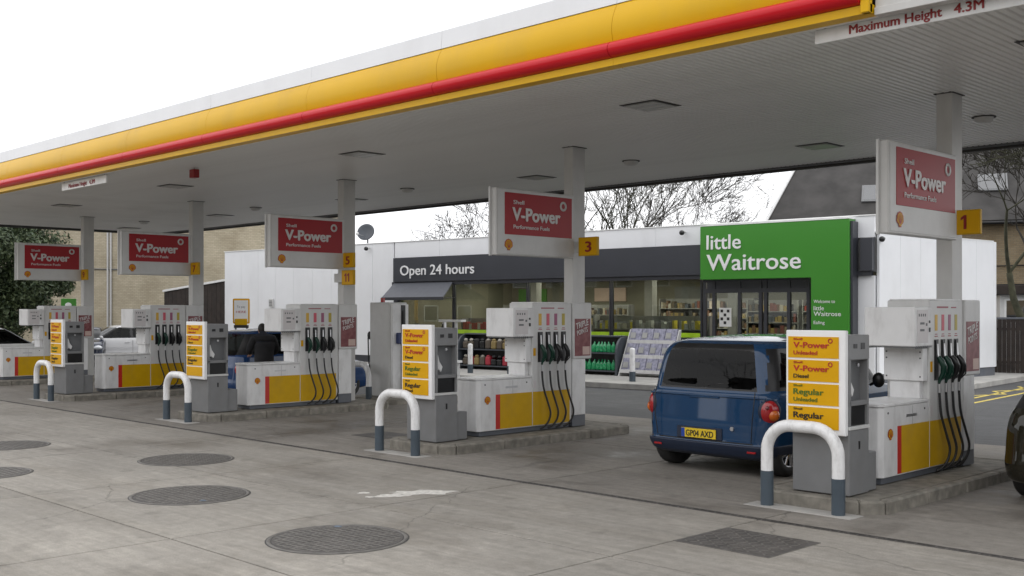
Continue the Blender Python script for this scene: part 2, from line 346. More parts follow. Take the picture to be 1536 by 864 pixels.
def obj(name, me, parent=None, loc=None):
    o = bpy.data.objects.new(name, me); COL.objects.link(o)
    if parent: o.parent = parent
    if loc: o.location = loc
    return o
def tag(o, label=None, cat=None, group=None, kind=None):
    for k, v in (('label', label), ('category', cat), ('group', group), ('kind', kind)):
        if v: o[k] = v
    return o
def thing(name, label, cat, loc=(0, 0, 0), rz=0.0, group=None):
    o = bpy.data.objects.new(name, None); COL.objects.link(o); o.empty_display_size = 0.2
    o.location = loc; o.rotation_euler = (0, 0, rz); return tag(o, label, cat, group)
def copy_tree(root, loc, label=None, rz=None):
    r = root.copy(); COL.objects.link(r); r.location = loc
    if rz is not None: r.rotation_euler = (0, 0, rz)
    if label: r['label'] = label
    for ch in list(root.children):
        c = ch.copy(); COL.objects.link(c); c.parent = r
        for g in list(ch.children):
            d = g.copy(); COL.objects.link(d); d.parent = c
    return r
def struct(o): o['kind'] = 'structure'; return o

# ---- lettering: origin = lower-left corner of the first letter's baseline
def text(s, w, h, origin, right, up, name, m, parent=None, org=(0, 0, 0), bold=0.0, depth=0.004, align='L', spacing=1.0):
    cu = bpy.data.curves.new('lettering', 'FONT'); cu.body = s; cu.size = 1.0;  cu.extrude = 0.5; cu.resolution_u = 3; cu.space_character = spacing
    to = bpy.data.objects.new('lettering', cu); COL.objects.link(to)
    me = bpy.data.meshes.new_from_object(to.evaluated_get(bpy.context.evaluated_depsgraph_get()))
    bpy.data.objects.remove(to); bpy.data.curves.remove(cu)
    xs = [v.co.x for v in me.vertices]; x0, x1 = min(xs), max(xs)
    cap = 0.729
    sx = w / (x1 - x0); sy = h / cap if h else sx
    right = Vector(right).normalized(); up = Vector(up).normalized(); nn = right.cross(up)
    O = Vector(origin); 
    for v in me.vertices:
        c = v.co; v.co = O + right * ((c.x - x0) * sx) + up * (c.y * sy) + nn * ((c.z + 0.5) * depth) - Vector(org)
    me.materials.clear(); me.materials.append(M[m]); me.name = name
    if bold > .01:
        bm = bmesh.new(); bm.from_mesh(me); base = bm.verts[:] + bm.edges[:] + bm.faces[:]
        for k, (dx, dy) in enumerate(((bold, bold * .5), (-bold, bold * .5), (0, -bold * .8))):
            g_ = bmesh.ops.duplicate(bm, geom=base)
            bmesh.ops.translate(bm, verts=[v for v in g_['geom'] if isinstance(v, bmesh.types.BMVert)], vec=right * (dx * sx * .8) + up * (dy * sy * .8) + nn * (.0006 * (k + 1)))
        bm.to_mesh(me); bm.free()
    return obj(name, me, parent)

# scallop emblem: fan of ribs, in a plane
def emblem(c, r, right, up, parent, org=(0, 0, 0), d=0.004):
    c = Vector(c) - Vector(org); right = Vector(right); up = Vector(up); nn = right.cross(up)
    bm = bmesh.new()
    def P(x, y, h): return c + right * (x * r) + up * (y * r) + nn * h
    def shell(k, h, mi):
        pts = [(-0.32 * k, -0.92 * k), (-0.40 * k, -0.62 * k)]
        for i in range(15):
            a = R(205 - i * (230 / 14)); rr = (1.0 if i % 2 else 0.93) * k
            pts.append((math.cos(a) * rr, 0.05 + math.sin(a) * rr))
        pts += [(0.40 * k, -0.62 * k), (0.32 * k, -0.92 * k)]
        f = bm.faces.new([bm.verts.new(P(x, y, h)) for x, y in pts][::-1]); f.material_index = mi
        g = bm.faces.new([bm.verts.new(P(x, y, 0.0005)) for x, y in pts]); g.material_index = mi
    shell(1.0, d, 0); shell(0.84, d * 1.6, 1)
    for i in range(-3, 4):
        a = R(90 - i * 24); w = 0.035; dx, dy = math.cos(a), math.sin(a)
        p = [(-dy * w, -0.55 + dx * w), (dy * w, -0.55 - dx * w), (dx * 0.78 + dy * w, dy * 0.72 - dx * w + 0.03), (dx * 0.78 - dy * w, dy * 0.72 + dx * w + 0.03)]
        f = bm.faces.new([bm.verts.new(P(x, y, d * 2.2)) for x, y in p]); f.material_index = 0
    me = bpy.data.meshes.new('shell_emblem'); bm.to_mesh(me); bm.free()
    me.materials.append(M['red_text']); me.materials.append(M['yellow_sign'])
    return obj('shell_emblem', me, parent)

ISL = [(-5.73, 'A'), (-12.02, 'B'), (-18.35, 'C'), (-24.58, 'D'), (-30.85, 'E')]
SDY = {'A': .0, 'B': .16, 'C': .24, 'D': .2, 'E': .2}
ORD = {'A': 'nearest', 'B': 'second from the right', 'C': 'in the middle', 'D': 'second from the left', 'E': 'leftmost'}
HX = {'B': 0.0, 'C': 0.0, 'D': -.12}
NUM = {'A': 'number 1', 'B': 'number 3', 'C': 'number 5', 'D': 'number 7', 'E': 'number 9'}
X_, Y_, Z_ = (1, 0, 0), (0, 1, 0), (0, 0, 1)

# ================================================================== ground
g = MB(); g.quad([(-700, -300, -0.03), (700, -300, -0.03), (700, 900, -0.03), (-700, 900, -0.03)])
struct(g.done('ground', 'asphalt'))
fore = struct(MB().box(-45, 8, -4, 15.4, -0.028, -0.022).done('forecourt', 'manhole'))
xs = [-5.76 + 3.15 * k for k in range(-13, 5)]
ys = [-4.2, -2.0, 0.2, 2.4, 4.63, 6.85, 9.045]
meshes = {}
def slab(x0, x1, y0, y1, m, skew=0.0):
    b = MB(); g_ = 0.010
    b.prism([(x0 + g_, y0 + g_), (x1 - g_, y0 + g_), (x1 - g_, y1 - g_ + skew * 3.15), (x0 + g_, y1 - g_)], 'z', -0.021, 0.0, bev=0.004)
    b.done('concrete_slab', m, fore)
for i in range(len(xs) - 1):
    for j in range(len(ys) - 1): slab(xs[i], xs[i + 1], ys[j], ys[j + 1], 'concrete')
    sk = 0.0
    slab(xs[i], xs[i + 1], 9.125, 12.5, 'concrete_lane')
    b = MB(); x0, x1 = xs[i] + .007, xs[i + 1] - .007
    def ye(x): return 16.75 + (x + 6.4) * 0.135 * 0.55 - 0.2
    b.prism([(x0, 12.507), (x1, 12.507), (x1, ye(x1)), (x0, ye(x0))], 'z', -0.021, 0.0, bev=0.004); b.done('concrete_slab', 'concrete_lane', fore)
# channel drain
b = MB(); b.box(-45, 8, 9.045, 9.058, -0.02, 0.002); b.box(-45, 8, 9.112, 9.125, -0.02, 0.002); 
struct(b.done('channel_drain', 'manhole'))
b = MB()
x = -19.0
while x < 0: b.box(x, x + 0.02, 9.058, 9.112, -0.015, -0.004); x += 0.09
b.done('drain_grate', 'manhole', bpy.data.objects['channel_drain'])
# manholes
def manhole(x, y, r, label, chalk=None):
    t = thing('manhole_cover', label, 'manhole cover', (x, y, 0), 0, 'tank manhole covers set in the forecourt')
    b = MB(); b.lathe([(r, 0.001), (r, 0.006), (r - .03, 0.007), (r - .035, 0.001)], (0, 0, 0), 'z', 48, cap=False); b.done('rim', 'manhole_hi', t)
    MB().cyl((0, 0, 0.0004), r + .012, 0.0008, 'z', 48).done('joint_gap', 'gasket', t)
    b = MB(); b.cyl((0, 0, 0.001), r - 0.045, 0.003, 'z', 48); b.done('plate', 'manhole', t)
    b = MB(); st = 0.075; n = int(r / st) + 1
    for i in range(-n, n + 1):
        c = i * st; rr = r - 0.07
        if abs(c) < rr:
            e = math.sqrt(rr * rr - c * c)
            b.box(c - .011, c + .011, -e, e, 0.004, 0.0075)
            b.box(-e, e, c - .011, c + .011, 0.004, 0.0079)
    o = b.done('tread', 'manhole_hi', t); o['kind'] = 'stuff'
    if chalk:
        b = MB(); b.prism([(chalk[0] + math.cos(a) * (.04 + .015 * math.sin(3 * a)), chalk[1] + math.sin(a) * .035) for a in [k * .6 for k in range(10)]], 'z', 0.008, 0.0095); b.done('chalk_mark', 'blue_paint_mark', t)
manhole(-7.88, 5.67, 0.615, 'big round iron manhole cover nearest the camera in the concrete', (-0.42, 0.30))
manhole(-10.88, 5.88, 0.63, 'round iron manhole cover left of the nearest one with blue chalk on its edge', (0.45, -0.1))
manhole(-13.5, 7.24, 0.615, 'round iron manhole cover farthest from the camera, near the drain line')
manhole(-16.78, 6.1, 0.60, 'round iron manhole cover at the left edge of the photo, upper one')
manhole(-14.1, 4.86, 0.55, 'round iron manhole cover cut by the left edge of the photo, lower one')
t = thing('inspection_cover', 'square iron inspection cover with chevron tread near the nearest hoop barrier', 'manhole cover', (-5.28, 8.10, 0))
MB().box(-.46, .46, -.40, .40, 0.001, 0.005, 0.001).done('plate', 'manhole', t)
b = MB()
for i in range(-5, 6):
    for j in range(-5, 6):
        a = R(45) if (i + j) % 2 else R(-45); c, s = math.cos(a), math.sin(a); cx, cy = i * .078, j * .068
        pts = [(cx + u * c - v * s, cy + u * s + v * c) for u, v in ((-.03, -.008), (.03, -.008), (.03, .008), (-.03, .008))]
        b.prism(pts, 'z', 0.005, 0.008)
b.done('tread', 'manhole_hi', t)['kind'] = 'stuff'
b = MB()
for bx in ((-.475, -.462, -.415, .415), (.462, .475, -.415, .415), (-.46, .46, -.415, -.402), (-.46, .46, .402, .415)): b.box(*bx, 0.001, 0.004)
b.done('rim', 'manhole_hi', t)
# far square cover in the lane behind hoop B
t = thing('inspection_cover', 'small square iron cover in the lane left of the number 3 island', 'manhole cover', (-13.9, 10.9, 0))
MB().box(-.4, .4, -.35, .35, 0.001, 0.005, 0.001).done('plate', 'manhole', t)
# paint spill
b = MB()
for (cx, cy, rx, ry, sd) in ((-9.22, 7.78, .34, .15, 1), (-9.30, 7.40, .17, .10, 2), (-9.66, 7.30, .07, .05, 4), (-9.40, 7.18, .05, .04, 5)):
    rnd = random.Random(sd); a0 = R(50)
    pts = []
    for k in range(26):
        a = 2 * math.pi * k / 26; f = 1 + rnd.uniform(-.28, .28)
        u, v = math.cos(a) * rx * f, math.sin(a) * ry * f
        pts.append((cx + u * math.cos(a0) - v * math.sin(a0), cy + u * math.sin(a0) + v * math.cos(a0)))
    b.prism(pts, 'z', 0.0008, 0.0025)
tag(b.done('paint_spill', 'spill', None), 'splash of dried white paint on the concrete near the drain', 'spill')

# ================================================================== fuel islands
YI0, YI1, HI = 9.95, 14.1, 0.14
def outline(c, w, y0, y1, ch):
    return [(c - w + ch, y0), (c + w - ch, y0), (c + w, y0 + ch), (c + w, y1 - ch), (c + w - ch, y1), (c - w + ch, y1), (c - w, y1 - ch), (c - w, y0 + ch)]
def island():
    t = thing('fuel_island', 'raised concrete pump island, the nearest, under the number 1 pump', 'pump island', (0, YI0, 0), 0, 'kerbed pump islands')
    w = 0.72
    MB().prism([(x, y - YI0) for x, y in outline(0, w - .12, YI0 + .12, YI1 - .12, .14)], 'z', -.02, HI - .012).done('infill', 'kerb', t)
    # kerb stones round the edge
    pi = outline(0, w - .115, YI0 + .115, YI1 - .115, .145); po = outline(0, w, YI0, YI1, .19)
    for i in range(8):
        a, b_ = Vector(po[i]), Vector(po[(i + 1) % 8]); c, d = Vector(pi[i]), Vector(pi[(i + 1) % 8])
        n = max(1, round((b_ - a).length / 0.92))
        for k in range(n):
            g0 = 0.004 / max(.1, (b_ - a).length / n)
            f0, f1 = (k + g0) / n, (k + 1 - g0) / n
            q = [a.lerp(b_, f0), a.lerp(b_, f1), c.lerp(d, f1), c.lerp(d, f0)]
            MB().prism([(p.x, p.y - YI0) for p in q], 'z', -.02, HI - .01, bev=0.018).done('kerb_stone', 'kerb', t)
    return t
def hoop(label):
    t = thing('hoop_barrier', label, 'barrier', (0, 9.78, 0), 0, 'white hoop barriers at the island ends')
    w, h, r, rc = 0.40, 0.90, 0.062, 0.27
    pts = [(-w, 0, 0.35)]; pts.append((-w, 0, h - r - rc))
    for k in range(1, 9): a = R(180 - k * 11.25); pts.append((-w + rc + math.cos(a) * rc, 0, h - r - rc + math.sin(a) * rc))
    right = [(-x, y, z) for x, y, z in pts[::-1]]
    MB().tube(pts + right, r, 18).done('hoop_tube', 'hoop_white', t)
    for sx in (-1, 1): MB().cyl((sx * w, 0, 0.0), r + .004, 0.36, 'z', 18).done('grey_foot', 'hoop_grey', t)
    MB().box(-.6, .6, -.13, .13, -.01, .006, .003).done('footing', 'kerb_light', t)
    return t

def dispenser(label):
    Yb = 10.98; org = (0, Yb, 0); t = thing('fuel_dispenser', label, 'fuel pump', (0, Yb, HI), 0, 'multi hose fuel dispensers on the islands')
    zo = (0, Yb, HI)
    def D(b, n, m, p=t, sm=False): return b.done(n, m, p, zo, sm)
    D(MB().box(-.215, .215, 11.03, 13.0, HI, .22), 'plinth', 'plinth')
    b = MB(); w = .25
    b.prism([(-w + .05, 10.98), (w - .05, 10.98), (w, 11.03), (w, 12.12), (-w, 12.12), (-w, 11.03)], 'z', .21, .965, bev=.006)
    cab = D(b, 'cabinet', 'pump_white')
    b = MB(); b.prism([(-w + .04, 10.965), (w - .04, 10.965), (w + .012, 11.02), (w + .012, 12.1), (-w - .012, 12.1), (-w - .012, 11.02)], 'z', .968, 1.0, bev=.006); D(b, 'cabinet_lid', 'pump_white')
    # raised upstand at back of lid
    for sx in (-1, 1):
        xf = sx * (w + .003); xo = sx * (w - .004)
        a, c_ = min(xf, xo), max(xf, xo)
        D(MB().box(a, c_, 11.34, 11.43, .225, .745), 'red_stripe', 'red_stripe')
        D(MB().box(a, c_, 11.432, 12.118, .225, .745), 'yellow_panel', 'yellow_dirty')
        D(MB().box(a, c_, 12.135, 12.98, .225, .745), 'yellow_panel', 'yellow_dirty')
        emblem((sx * (w + .002), 11.17, .665), .062, (0, sx, 0), Z_, t, zo)
        b = MB()
        for yy, zz in ((11.12, .90), (12.0, .90)): b.cyl((sx * w, yy, zz), .012, sx * .006, 'x', 10)
        D(b, 'screw', 'grey_plastic')['kind'] = 'stuff'
    D(MB().box(-.18, .18, 12.03, 12.118, 1.0, 1.22, .006), 'neck', 'pump_white')
    D(MB().box(-.235, .235, 12.0, 12.118, 1.20, 1.585, .008), 'electronics_box', 'pump_white')
    b = MB()
    for xx in (-.2, .2):
        for zz in (1.25, 1.46, 1.53): b.cyl((xx, 12.0, zz), .010, -.004, 'y', 8)
    D(b, 'screws', 'grey_plastic')['kind'] = 'stuff'
    head = D(MB().box(-.30, .30, 11.66, 12.119, 1.60, 2.04, .010), 'display_head', 'pump_white')
    D(MB().box(-.285, .285, 11.68, 12.11, 1.585, 1.60), 'head_underside', 'kiosk_dark', head)
    for sx in (-1, 1):
        X0, X1 = sorted((sx * .296, sx * .304))
        D(MB().box(X0, X1, 11.71, 11.98, 1.64, 2.01), 'display_panel', 'display_pink', head)
        X0, X1 = sorted((sx * .303, sx * .307))
        b = MB()
        for k in range(4): b.box(X0, X1, 11.745 + k * .05, 11.765 + k * .05, 1.935, 1.965)
        b.box(X0, X1, 11.78, 11.88, 1.845, 1.87); b.box(X0, X1, 11.78, 11.88, 1.77, 1.795)
        b.box(X0, X1, 11.92, 11.955, 1.83, 1.86)
        D(b, 'digits', 'kiosk_dark', head)['kind'] = 'stuff'
        b = MB(); b.box(X0, X1, 12.0, 12.03, 1.86, 1.89); b.box(X0, X1, 12.0, 12.035, 1.76, 1.81); D(b, 'keypad', 'black', head)['kind'] = 'stuff'
        b = MB()
        for k in range(7): b.box(sx * .29 - .008, sx * .29 + .008, 11.70 + k * .045, 11.715 + k * .045, 1.575, 1.605)
        D(b, 'vent_studs', 'kiosk_dark', head)['kind'] = 'stuff'
    tw = D(MB().box(-.252, .252, 12.12, 13.03, .21, 2.12, .010), 'hose_tower', 'pump_grey')
    D(MB().box(-.24, .24, 12.15, 13.0, 2.12, 2.135, .004), 'tower_cap', 'pump_white')
    for sx in (-1, 1):
        X0, X1 = sorted((sx * .251, sx * .2545))
        b = MB()
        for k in range(4): b.box(X0, X1, 12.26 + k * .178, 12.34 + k * .178, 1.70, 1.712); b.box(X0, X1, 12.27 + k * .178, 12.33 + k * .178, 1.725, 1.735)
        b.box(X0, X1, 12.70, 12.84, 2.03, 2.045); b.box(X0, X1, 12.32, 12.62, 2.03, 2.05)
        D(b, 'small_print', 'grade_print', tw)['kind'] = 'stuff'
        D(MB().box(X0, X1, 12.145, 12.20, 1.30, 1.42), 'warning_sticker', 'yellow_sign', tw); D(MB().box(X0, X1, 12.14, 12.21, .80, .92), 'notice_sticker', 'display_pink', tw)
        D(MB().box(*sorted((sx * .250, sx * .2535)), 11.55, 11.80, .83, .86), 'rating_plate', 'steel', cab)
        D(MB().box(*sorted((sx * .2500, sx * .2512)), 12.225, 12.229, .23, 2.08), 'panel_seam', 'kiosk_dark', tw)
        D(MB().box(*sorted((sx * .2500, sx * .2512)), 11.70, 11.703, .23, .95), 'panel_seam', 'kiosk_dark', cab)
    labs = ['label_yellow', 'label_red', 'label_purple', 'label_olive']
    nozc = ['green_nozzle', 'green_nozzle', 'black', 'black']
    for sx in (-1, 1):
        for k in range(4):
            y = 12.30 + k * .178
            X0, X1 = sorted((sx * .250, sx * .256))
            D(MB().box(X0, X1, y - .035, y + .03, 1.77, 1.955), 'grade_label', labs[k], tw)
            # holster: recessed dark channel with raised lips
            X0, X1 = sorted((sx * .249, sx * .258))
            D(MB().box(X0, X1, y - .055, y + .055, 1.20, 1.67, .002), 'holster', 'black', tw)
            hp = D(MB().box(*sorted((sx * .256, sx * .275)), y - .047, y - .040, 1.22, 1.66), 'holster_lip', 'black', tw)
            # nozzle: spout up in the channel, body bending out, grip and guard
            n_ = MB(); X = sx * .30
            n_.tube([(sx * .265, y, 1.62), (sx * .27, y, 1.50), (sx * .285, y, 1.44)], .013, 8, 1)
            n_.tube([(sx * .28, y - .005, 1.47), (sx * .315, y, 1.42), (sx * .335, y + .02, 1.36), (sx * .32, y + .025, 1.28), (sx * .295, y + .01, 1.22), (sx * .285, y + .005, 1.17)], [.024, .036, .036, .027, .021, .016], 10, 0)
            n_.tube([(sx * .30, y, 1.44), (sx * .36, y + .03, 1.37), (sx * .35, y + .045, 1.26), (sx * .30, y + .02, 1.20)], .008, 6, 0)
            if k in (2, 3): n_.box(*sorted((sx * .345, sx * .352)), y, y + .035, 1.33, 1.39, .003, 2)
            nz_ = D(n_, 'nozzle', [nozc[k], 'steel', 'white_text'])
            hb = MB(); q = [(sx * .285, y + .005, 1.17), (sx * .29, y + .008, 1.0), (sx * .30, y + .03, .80), (sx * .335, y + .085, .58), (sx * .36, y + .12, .42), (sx * .345, y + .10, .29), (sx * .31, y + .03, .20), (sx * .265, y - .02, .165)]
            # smooth the hose
            qq = []
            for i in range(len(q) - 1):
                p0 = Vector(q[max(i - 1, 0)]); p1 = Vector(q[i]); p2 = Vector(q[i + 1]); p3 = Vector(q[min(i + 2, len(q) - 1)])
                for s_ in range(4):
                    u = s_ / 4; qq.append(.5 * ((2 * p1) + (p2 - p0) * u + (2 * p0 - 5 * p1 + 4 * p2 - p3) * u * u + (3 * p1 - p0 - 3 * p2 + p3) * u ** 3))
            qq.append(Vector(q[-1])); hb.tube(qq, .0155, 8)
            D(hb, 'hose', 'rubber')
            D(MB().tube([(sx * .29, y + .006, 1.16), (sx * .29, y + .008, 1.06)], .021, 8), 'hose_collar', 'steel')
    return t
def poster_panel(label):
    t = thing('poster_panel', label, 'poster', (0, 13.05, 1.2), 0, 'posters beside the pumps')
    zo = (0, 13.05, 1.2)
    MB().box(-.27, .27, 13.045, 13.50, 1.22, 2.13, .015).done('panel', 'pump_grey', t, zo)
    for sx in (-1, 1):
        X0, X1 = sorted((sx * .268, sx * .274))
        p = MB().box(X0, X1, 13.085, 13.46, 1.27, 1.87).done('poster', 'poster', t, zo)
        X0, X1 = sorted((sx * .273, sx * .276))
        b = MB(); b.box(X0, X1, 13.27, 13.44, 1.29, 1.42); b.done('poster_box', 'label_red' if sx < 0 else 'goods_red', p, zo)
        rt = (0, sx, .25)
        text('TRIPLE', .30, .10, (sx * .273, 13.12 if sx > 0 else 13.43, 1.70), rt, (0, -.12, 1) if sx > 0 else (0, .12, 1), 'lettering', 'sign_text', p, zo, bold=.02, depth=.003)
        text('POINTS', .26, .08, (sx * .273, 13.14 if sx > 0 else 13.41, 1.60), rt, (0, -.12, 1) if sx > 0 else (0, .12, 1), 'lettering', 'sign_text', p, zo, bold=.02, depth=.003)
    MB().box(-.255, .255, 13.045, 13.36, .32, 1.22, .006).done('cladding', 'pump_white', t, zo)
    MB().box(-.25, .25, 13.045, 13.36, HI, .32, .004).done('plinth', 'plinth', t, zo)
    return t
def kiosk(label, rows):
    Yb = 10.05; t = thing('payment_terminal', label, 'payment terminal', (0, Yb, HI), 0, 'grey outdoor service terminals at the island ends')
    zo = (0, Yb, HI)
    def D(b, n, m, p=t): return b.done(n, m, p, zo)
    D(MB().box(-.31, .33, 10.09, 10.50, HI, .80, .008), 'base', 'kiosk_grey')
    D(MB().box(-.28, .30, 10.10, 10.72, HI, .54, .008), 'step_box', 'kiosk_grey')
    D(MB().box(-.29, .34, 10.085, 10.505, .80, .835, .004), 'ledge', 'pump_grey')
    # bin slot storey: side cheeks and dark inner
    D(MB().box(-.27, .30, 10.10, 10.49, .835, 1.04), 'bin_opening', 'black')
    D(MB().box(-.30, .33, 10.09, 10.13, .835, 1.06, .003), 'cheek', 'kiosk_grey'); D(MB().box(-.30, .33, 10.47, 10.50, .835, 1.06, .003), 'cheek', 'kiosk_grey')
    D(MB().box(-.30, .33, 10.09, 10.50, 1.04, 1.09, .006), 'shelf', 'kiosk_grey')
    D(MB().box(-.30, .24, 10.13, 10.47, 1.09, 1.50), 'niche_back', 'kiosk_dark')
    D(MB().box(-.30, .33, 10.09, 10.13, 1.06, 1.52, .003), 'cheek', 'kiosk_grey'); D(MB().box(-.30, .33, 10.47, 10.50, 1.06, 1.52, .003), 'cheek', 'kiosk_grey')
    top = D(MB().box(-.31, .335, 10.085, 10.505, 1.50, 1.755, .01), 'top_unit', 'kiosk_grey')
    b = MB(); b.box(.334, .340, 10.17, 10.24, 1.62, 1.665, .001); b.box(.334, .340, 10.32, 10.40, 1.61, 1.675, .001); bm__ = b; D(b, 'reader', 'black', top)['kind'] = 'stuff'
    b = MB(); b.prism([(10.135, 1.36), (10.16, 1.38), (10.19, 1.28), (10.25, 1.20), (10.22, 1.13), (10.17, 1.17), (10.14, 1.14), (10.14, 1.26)], 'x', .26, .30, bev=.006); D(b, 'paper_wipe', 'tissue')
    b = MB(); b.box(.329, .337, 10.28, 10.305, .60, .68, .001); D(b, 'lock', 'black')
    b = MB(); b.cyl((.30, 10.30, 1.45), .02, .02, 'x', 10); D(b, 'dispenser_spout', 'steel')
    # price board
    z1 = 1.80; z0 = .745
    bd = D(MB().box(-.345, .325, 10.02, 10.083, z0, z1, .008), 'price_board', 'white_text')
    n = len(rows); hh = (z1 - .07 - (z0 + .03)) / n
    for i, (a, ac, c, cc) in enumerate(rows):
        zt = z1 - .065 - i * hh
        p = D(MB().box(-.315, .255, 10.013, 10.03, zt - hh + .022, zt), 'price_plate', 'yellow_sign', bd)
        k = hh / .24
        if a:
            text('Shell', .10, .022 * k, (-.25, 10.012, zt - .035 * k), X_, Z_, 'lettering', ac, bd, zo, bold=.015, depth=.003)
            text(a, .40 if a[0] == 'V' else .34, .062 * k, (-.25, 10.012, zt - .115 * k), X_, Z_, 'lettering', ac, bd, zo, bold=.03, depth=.003)
            text(c, .27 if len(c) > 6 else .17, .042 * k, (-.25, 10.012, zt - .185 * k), X_, Z_, 'lettering', cc, bd, zo, bold=.02, depth=.003)
            if a[0] == 'V':
                b = MB(); b.lathe([(.016, -.0), (.016, -.003), (.026, -.003), (.026, 0)], (.165, 10.012, zt - .04 * k), 'y', 14, cap=False); D(b, 'ring_mark', ac, bd)
    return t
ROW4 = [('V-Power', 'red_text', 'Unleaded', 'red_text'), ('V-Power', 'red_text', 'Diesel', 'black_text'), ('Regular', 'green_text', 'Unleaded', 'green_text'), ('Regular', 'black_text', 'Diesel', 'black_text')]
ROW5 = ROW4 + [('', '', '', '')]
def power_sign(label):
    t = thing('brand_sign', label, 'sign', (0, 11.25, 2.8), 0, 'red hanging fuel signs beside the canopy columns'); zo = (0, 11.25, 2.8)
    MB().box(.055, .165, 11.24, 13.0, 2.84, 3.86, .012).done('sign_case', 'column', t, zo)
    MB().box(.040, .070, 11.20, 11.245, 2.83, 3.87, .004).done('end_trim', 'pump_grey', t, zo)
    MB().box(.10, .168, 11.285, 12.975, 2.87, 3.835, .004).done('face_frame', 'pump_grey', t, zo)
    MB().box(.16, .174, 11.42, 12.93, 3.16, 3.80, .002).done('red_panel', 'red_sign', t, zo)
    o = .175
    text('Shell', .23, .062, (o, 11.60, 3.63), Y_, Z_, 'lettering', 'sign_text', t, zo, bold=.02)
    text('V-Power', 1.06, .205, (o, 11.58, 3.38), Y_, Z_, 'lettering', 'sign_text', t, zo, bold=.045, depth=.008)
    text('Performance Fuels', .80, .062, (o, 11.60, 3.255), Y_, Z_, 'lettering', 'sign_text', t, zo, bold=.02)
    MB().lathe([(.042, 0), (.042, .006), (.078, .006), (.078, 0)], (o, 12.72, 3.66), 'x', 22, cap=False).done('ring_mark', 'sign_text', t, zo)
    emblem((.170, 11.50, 3.00), .09, Y_, Z_, t, zo)
    for yy in (12.9,): MB().box(-.02, .06, yy, yy + .12, 3.05, 3.12).done('bracket', 'steel', t, zo)
    return t
def number_sign(n, c, z0, label):
    t = thing('number_sign', label, 'sign', (c, 13.25, z0), 0, 'yellow pump number signs on the columns'); zo = (0, 13.25, z0)
    MB().box(-.02, .38, 13.20, 13.26, z0, z0 + .30, .008).done('sign_box', 'yellow_dirty', t, zo)
    MB().box(-.36, .10, 13.262, 13.35, z0 + .06, z0 + .24, .004).done('bracket', 'column', t, zo)
    MB().box(.02, .37, 13.192, 13.2, z0 + .015, z0 + .285).done('sign_face', 'yellow_sign', t, zo)
    w = .085 if n == '1' else (.15 if len(n) > 1 else .12)
    if '1' in n:
        for x0 in ([.185] if n == '1' else [.13, .225]):
            X = x0
            MB().prism([(X, z0 + .065), (X + .034, z0 + .065), (X + .034, z0 + .235), (X + .006, z0 + .235), (X - .035, z0 + .205), (X - .035, z0 + .172), (X, z0 + .195)], 'y', 13.187, 13.191).done('lettering', 'dark_red_text', t, zo)
        return
    text(n, w, .17, (.195 - w / 2 + .01, 13.191, z0 + .065), X_, Z_, 'lettering', 'dark_red_text', t, zo, bold=.03, depth=.005)

isl0 = island(); hp0 = hoop('white hoop barrier with grey feet nearest the camera, before the number 1 island')
ds0 = dispenser('white and yellow fuel dispenser under the number 1 sign, nearest the camera')
pp0 = poster_panel('red poster panel on the column beside the number 1 pump')
kA = kiosk('grey service terminal with price board at the nearest island, behind the nearest hoop', ROW4)
kC = kiosk('grey service terminal with a five row price board at the number 5 island', ROW5)
ps0 = power_sign('red hanging sign on the nearest column, above the number 1 pump')
for i, (c, k) in enumerate(ISL):
    nb = NUM[k]
    where = {'B': 'the number 3 island', 'C': 'the number 5 island', 'D': 'the number 7 island', 'E': 'the leftmost island, number 9'}
    if i == 0:
        isl0.location.x = c; hp0.location.x = c; ds0.location.x = c; pp0.location.x = c; kA.location.x = c + .02; ps0.location = (c + .03, 11.25 + SDY[k], 2.8)
    else:
        copy_tree(isl0, (c, YI0, 0), 'raised concrete kerbed pump island, ' + ORD[k] + ' of the five')
        if k != 'E': copy_tree(hp0, (c + HX[k], 9.78 - (.12 if k in 'BC' else 0), 0), 'white hoop barrier with grey feet, ' + ORD[k] + ' in the row')
        copy_tree(ds0, (c, 10.98, HI), 'white and yellow fuel dispenser, ' + ORD[k] + ' of the five pumps')
        copy_tree(pp0, (c, 13.05, 1.2), 'red poster panel beside the pump ' + ORD[k] + ' of the row')
        if k == 'C': kC.location.x = c
        elif k != 'E': copy_tree(kA, (c, 10.05, HI), 'grey service terminal with price board, ' + ORD[k] + ' of the row')
        copy_tree(ps0, (c + .03, 11.25 + SDY[k], 2.8), 'red hanging fuel sign, ' + ORD[k] + ' of the five')
number_sign('1', -5.72, 2.92, 'yellow sign reading 1 on the nearest column')
number_sign('3', -11.76, 2.88, 'yellow sign reading 3 on the second column from the right')
number_sign('5', -18.2, 2.87, 'yellow sign reading 5, above the sign reading 11')
number_sign('11', -18.2, 2.52, 'yellow sign reading 11, below the sign reading 5')
number_sign('7', -24.42, 2.87, 'yellow sign reading 7 on the second column from the left')
number_sign('9', -30.7, 2.87, 'yellow sign reading 9 on the leftmost column')

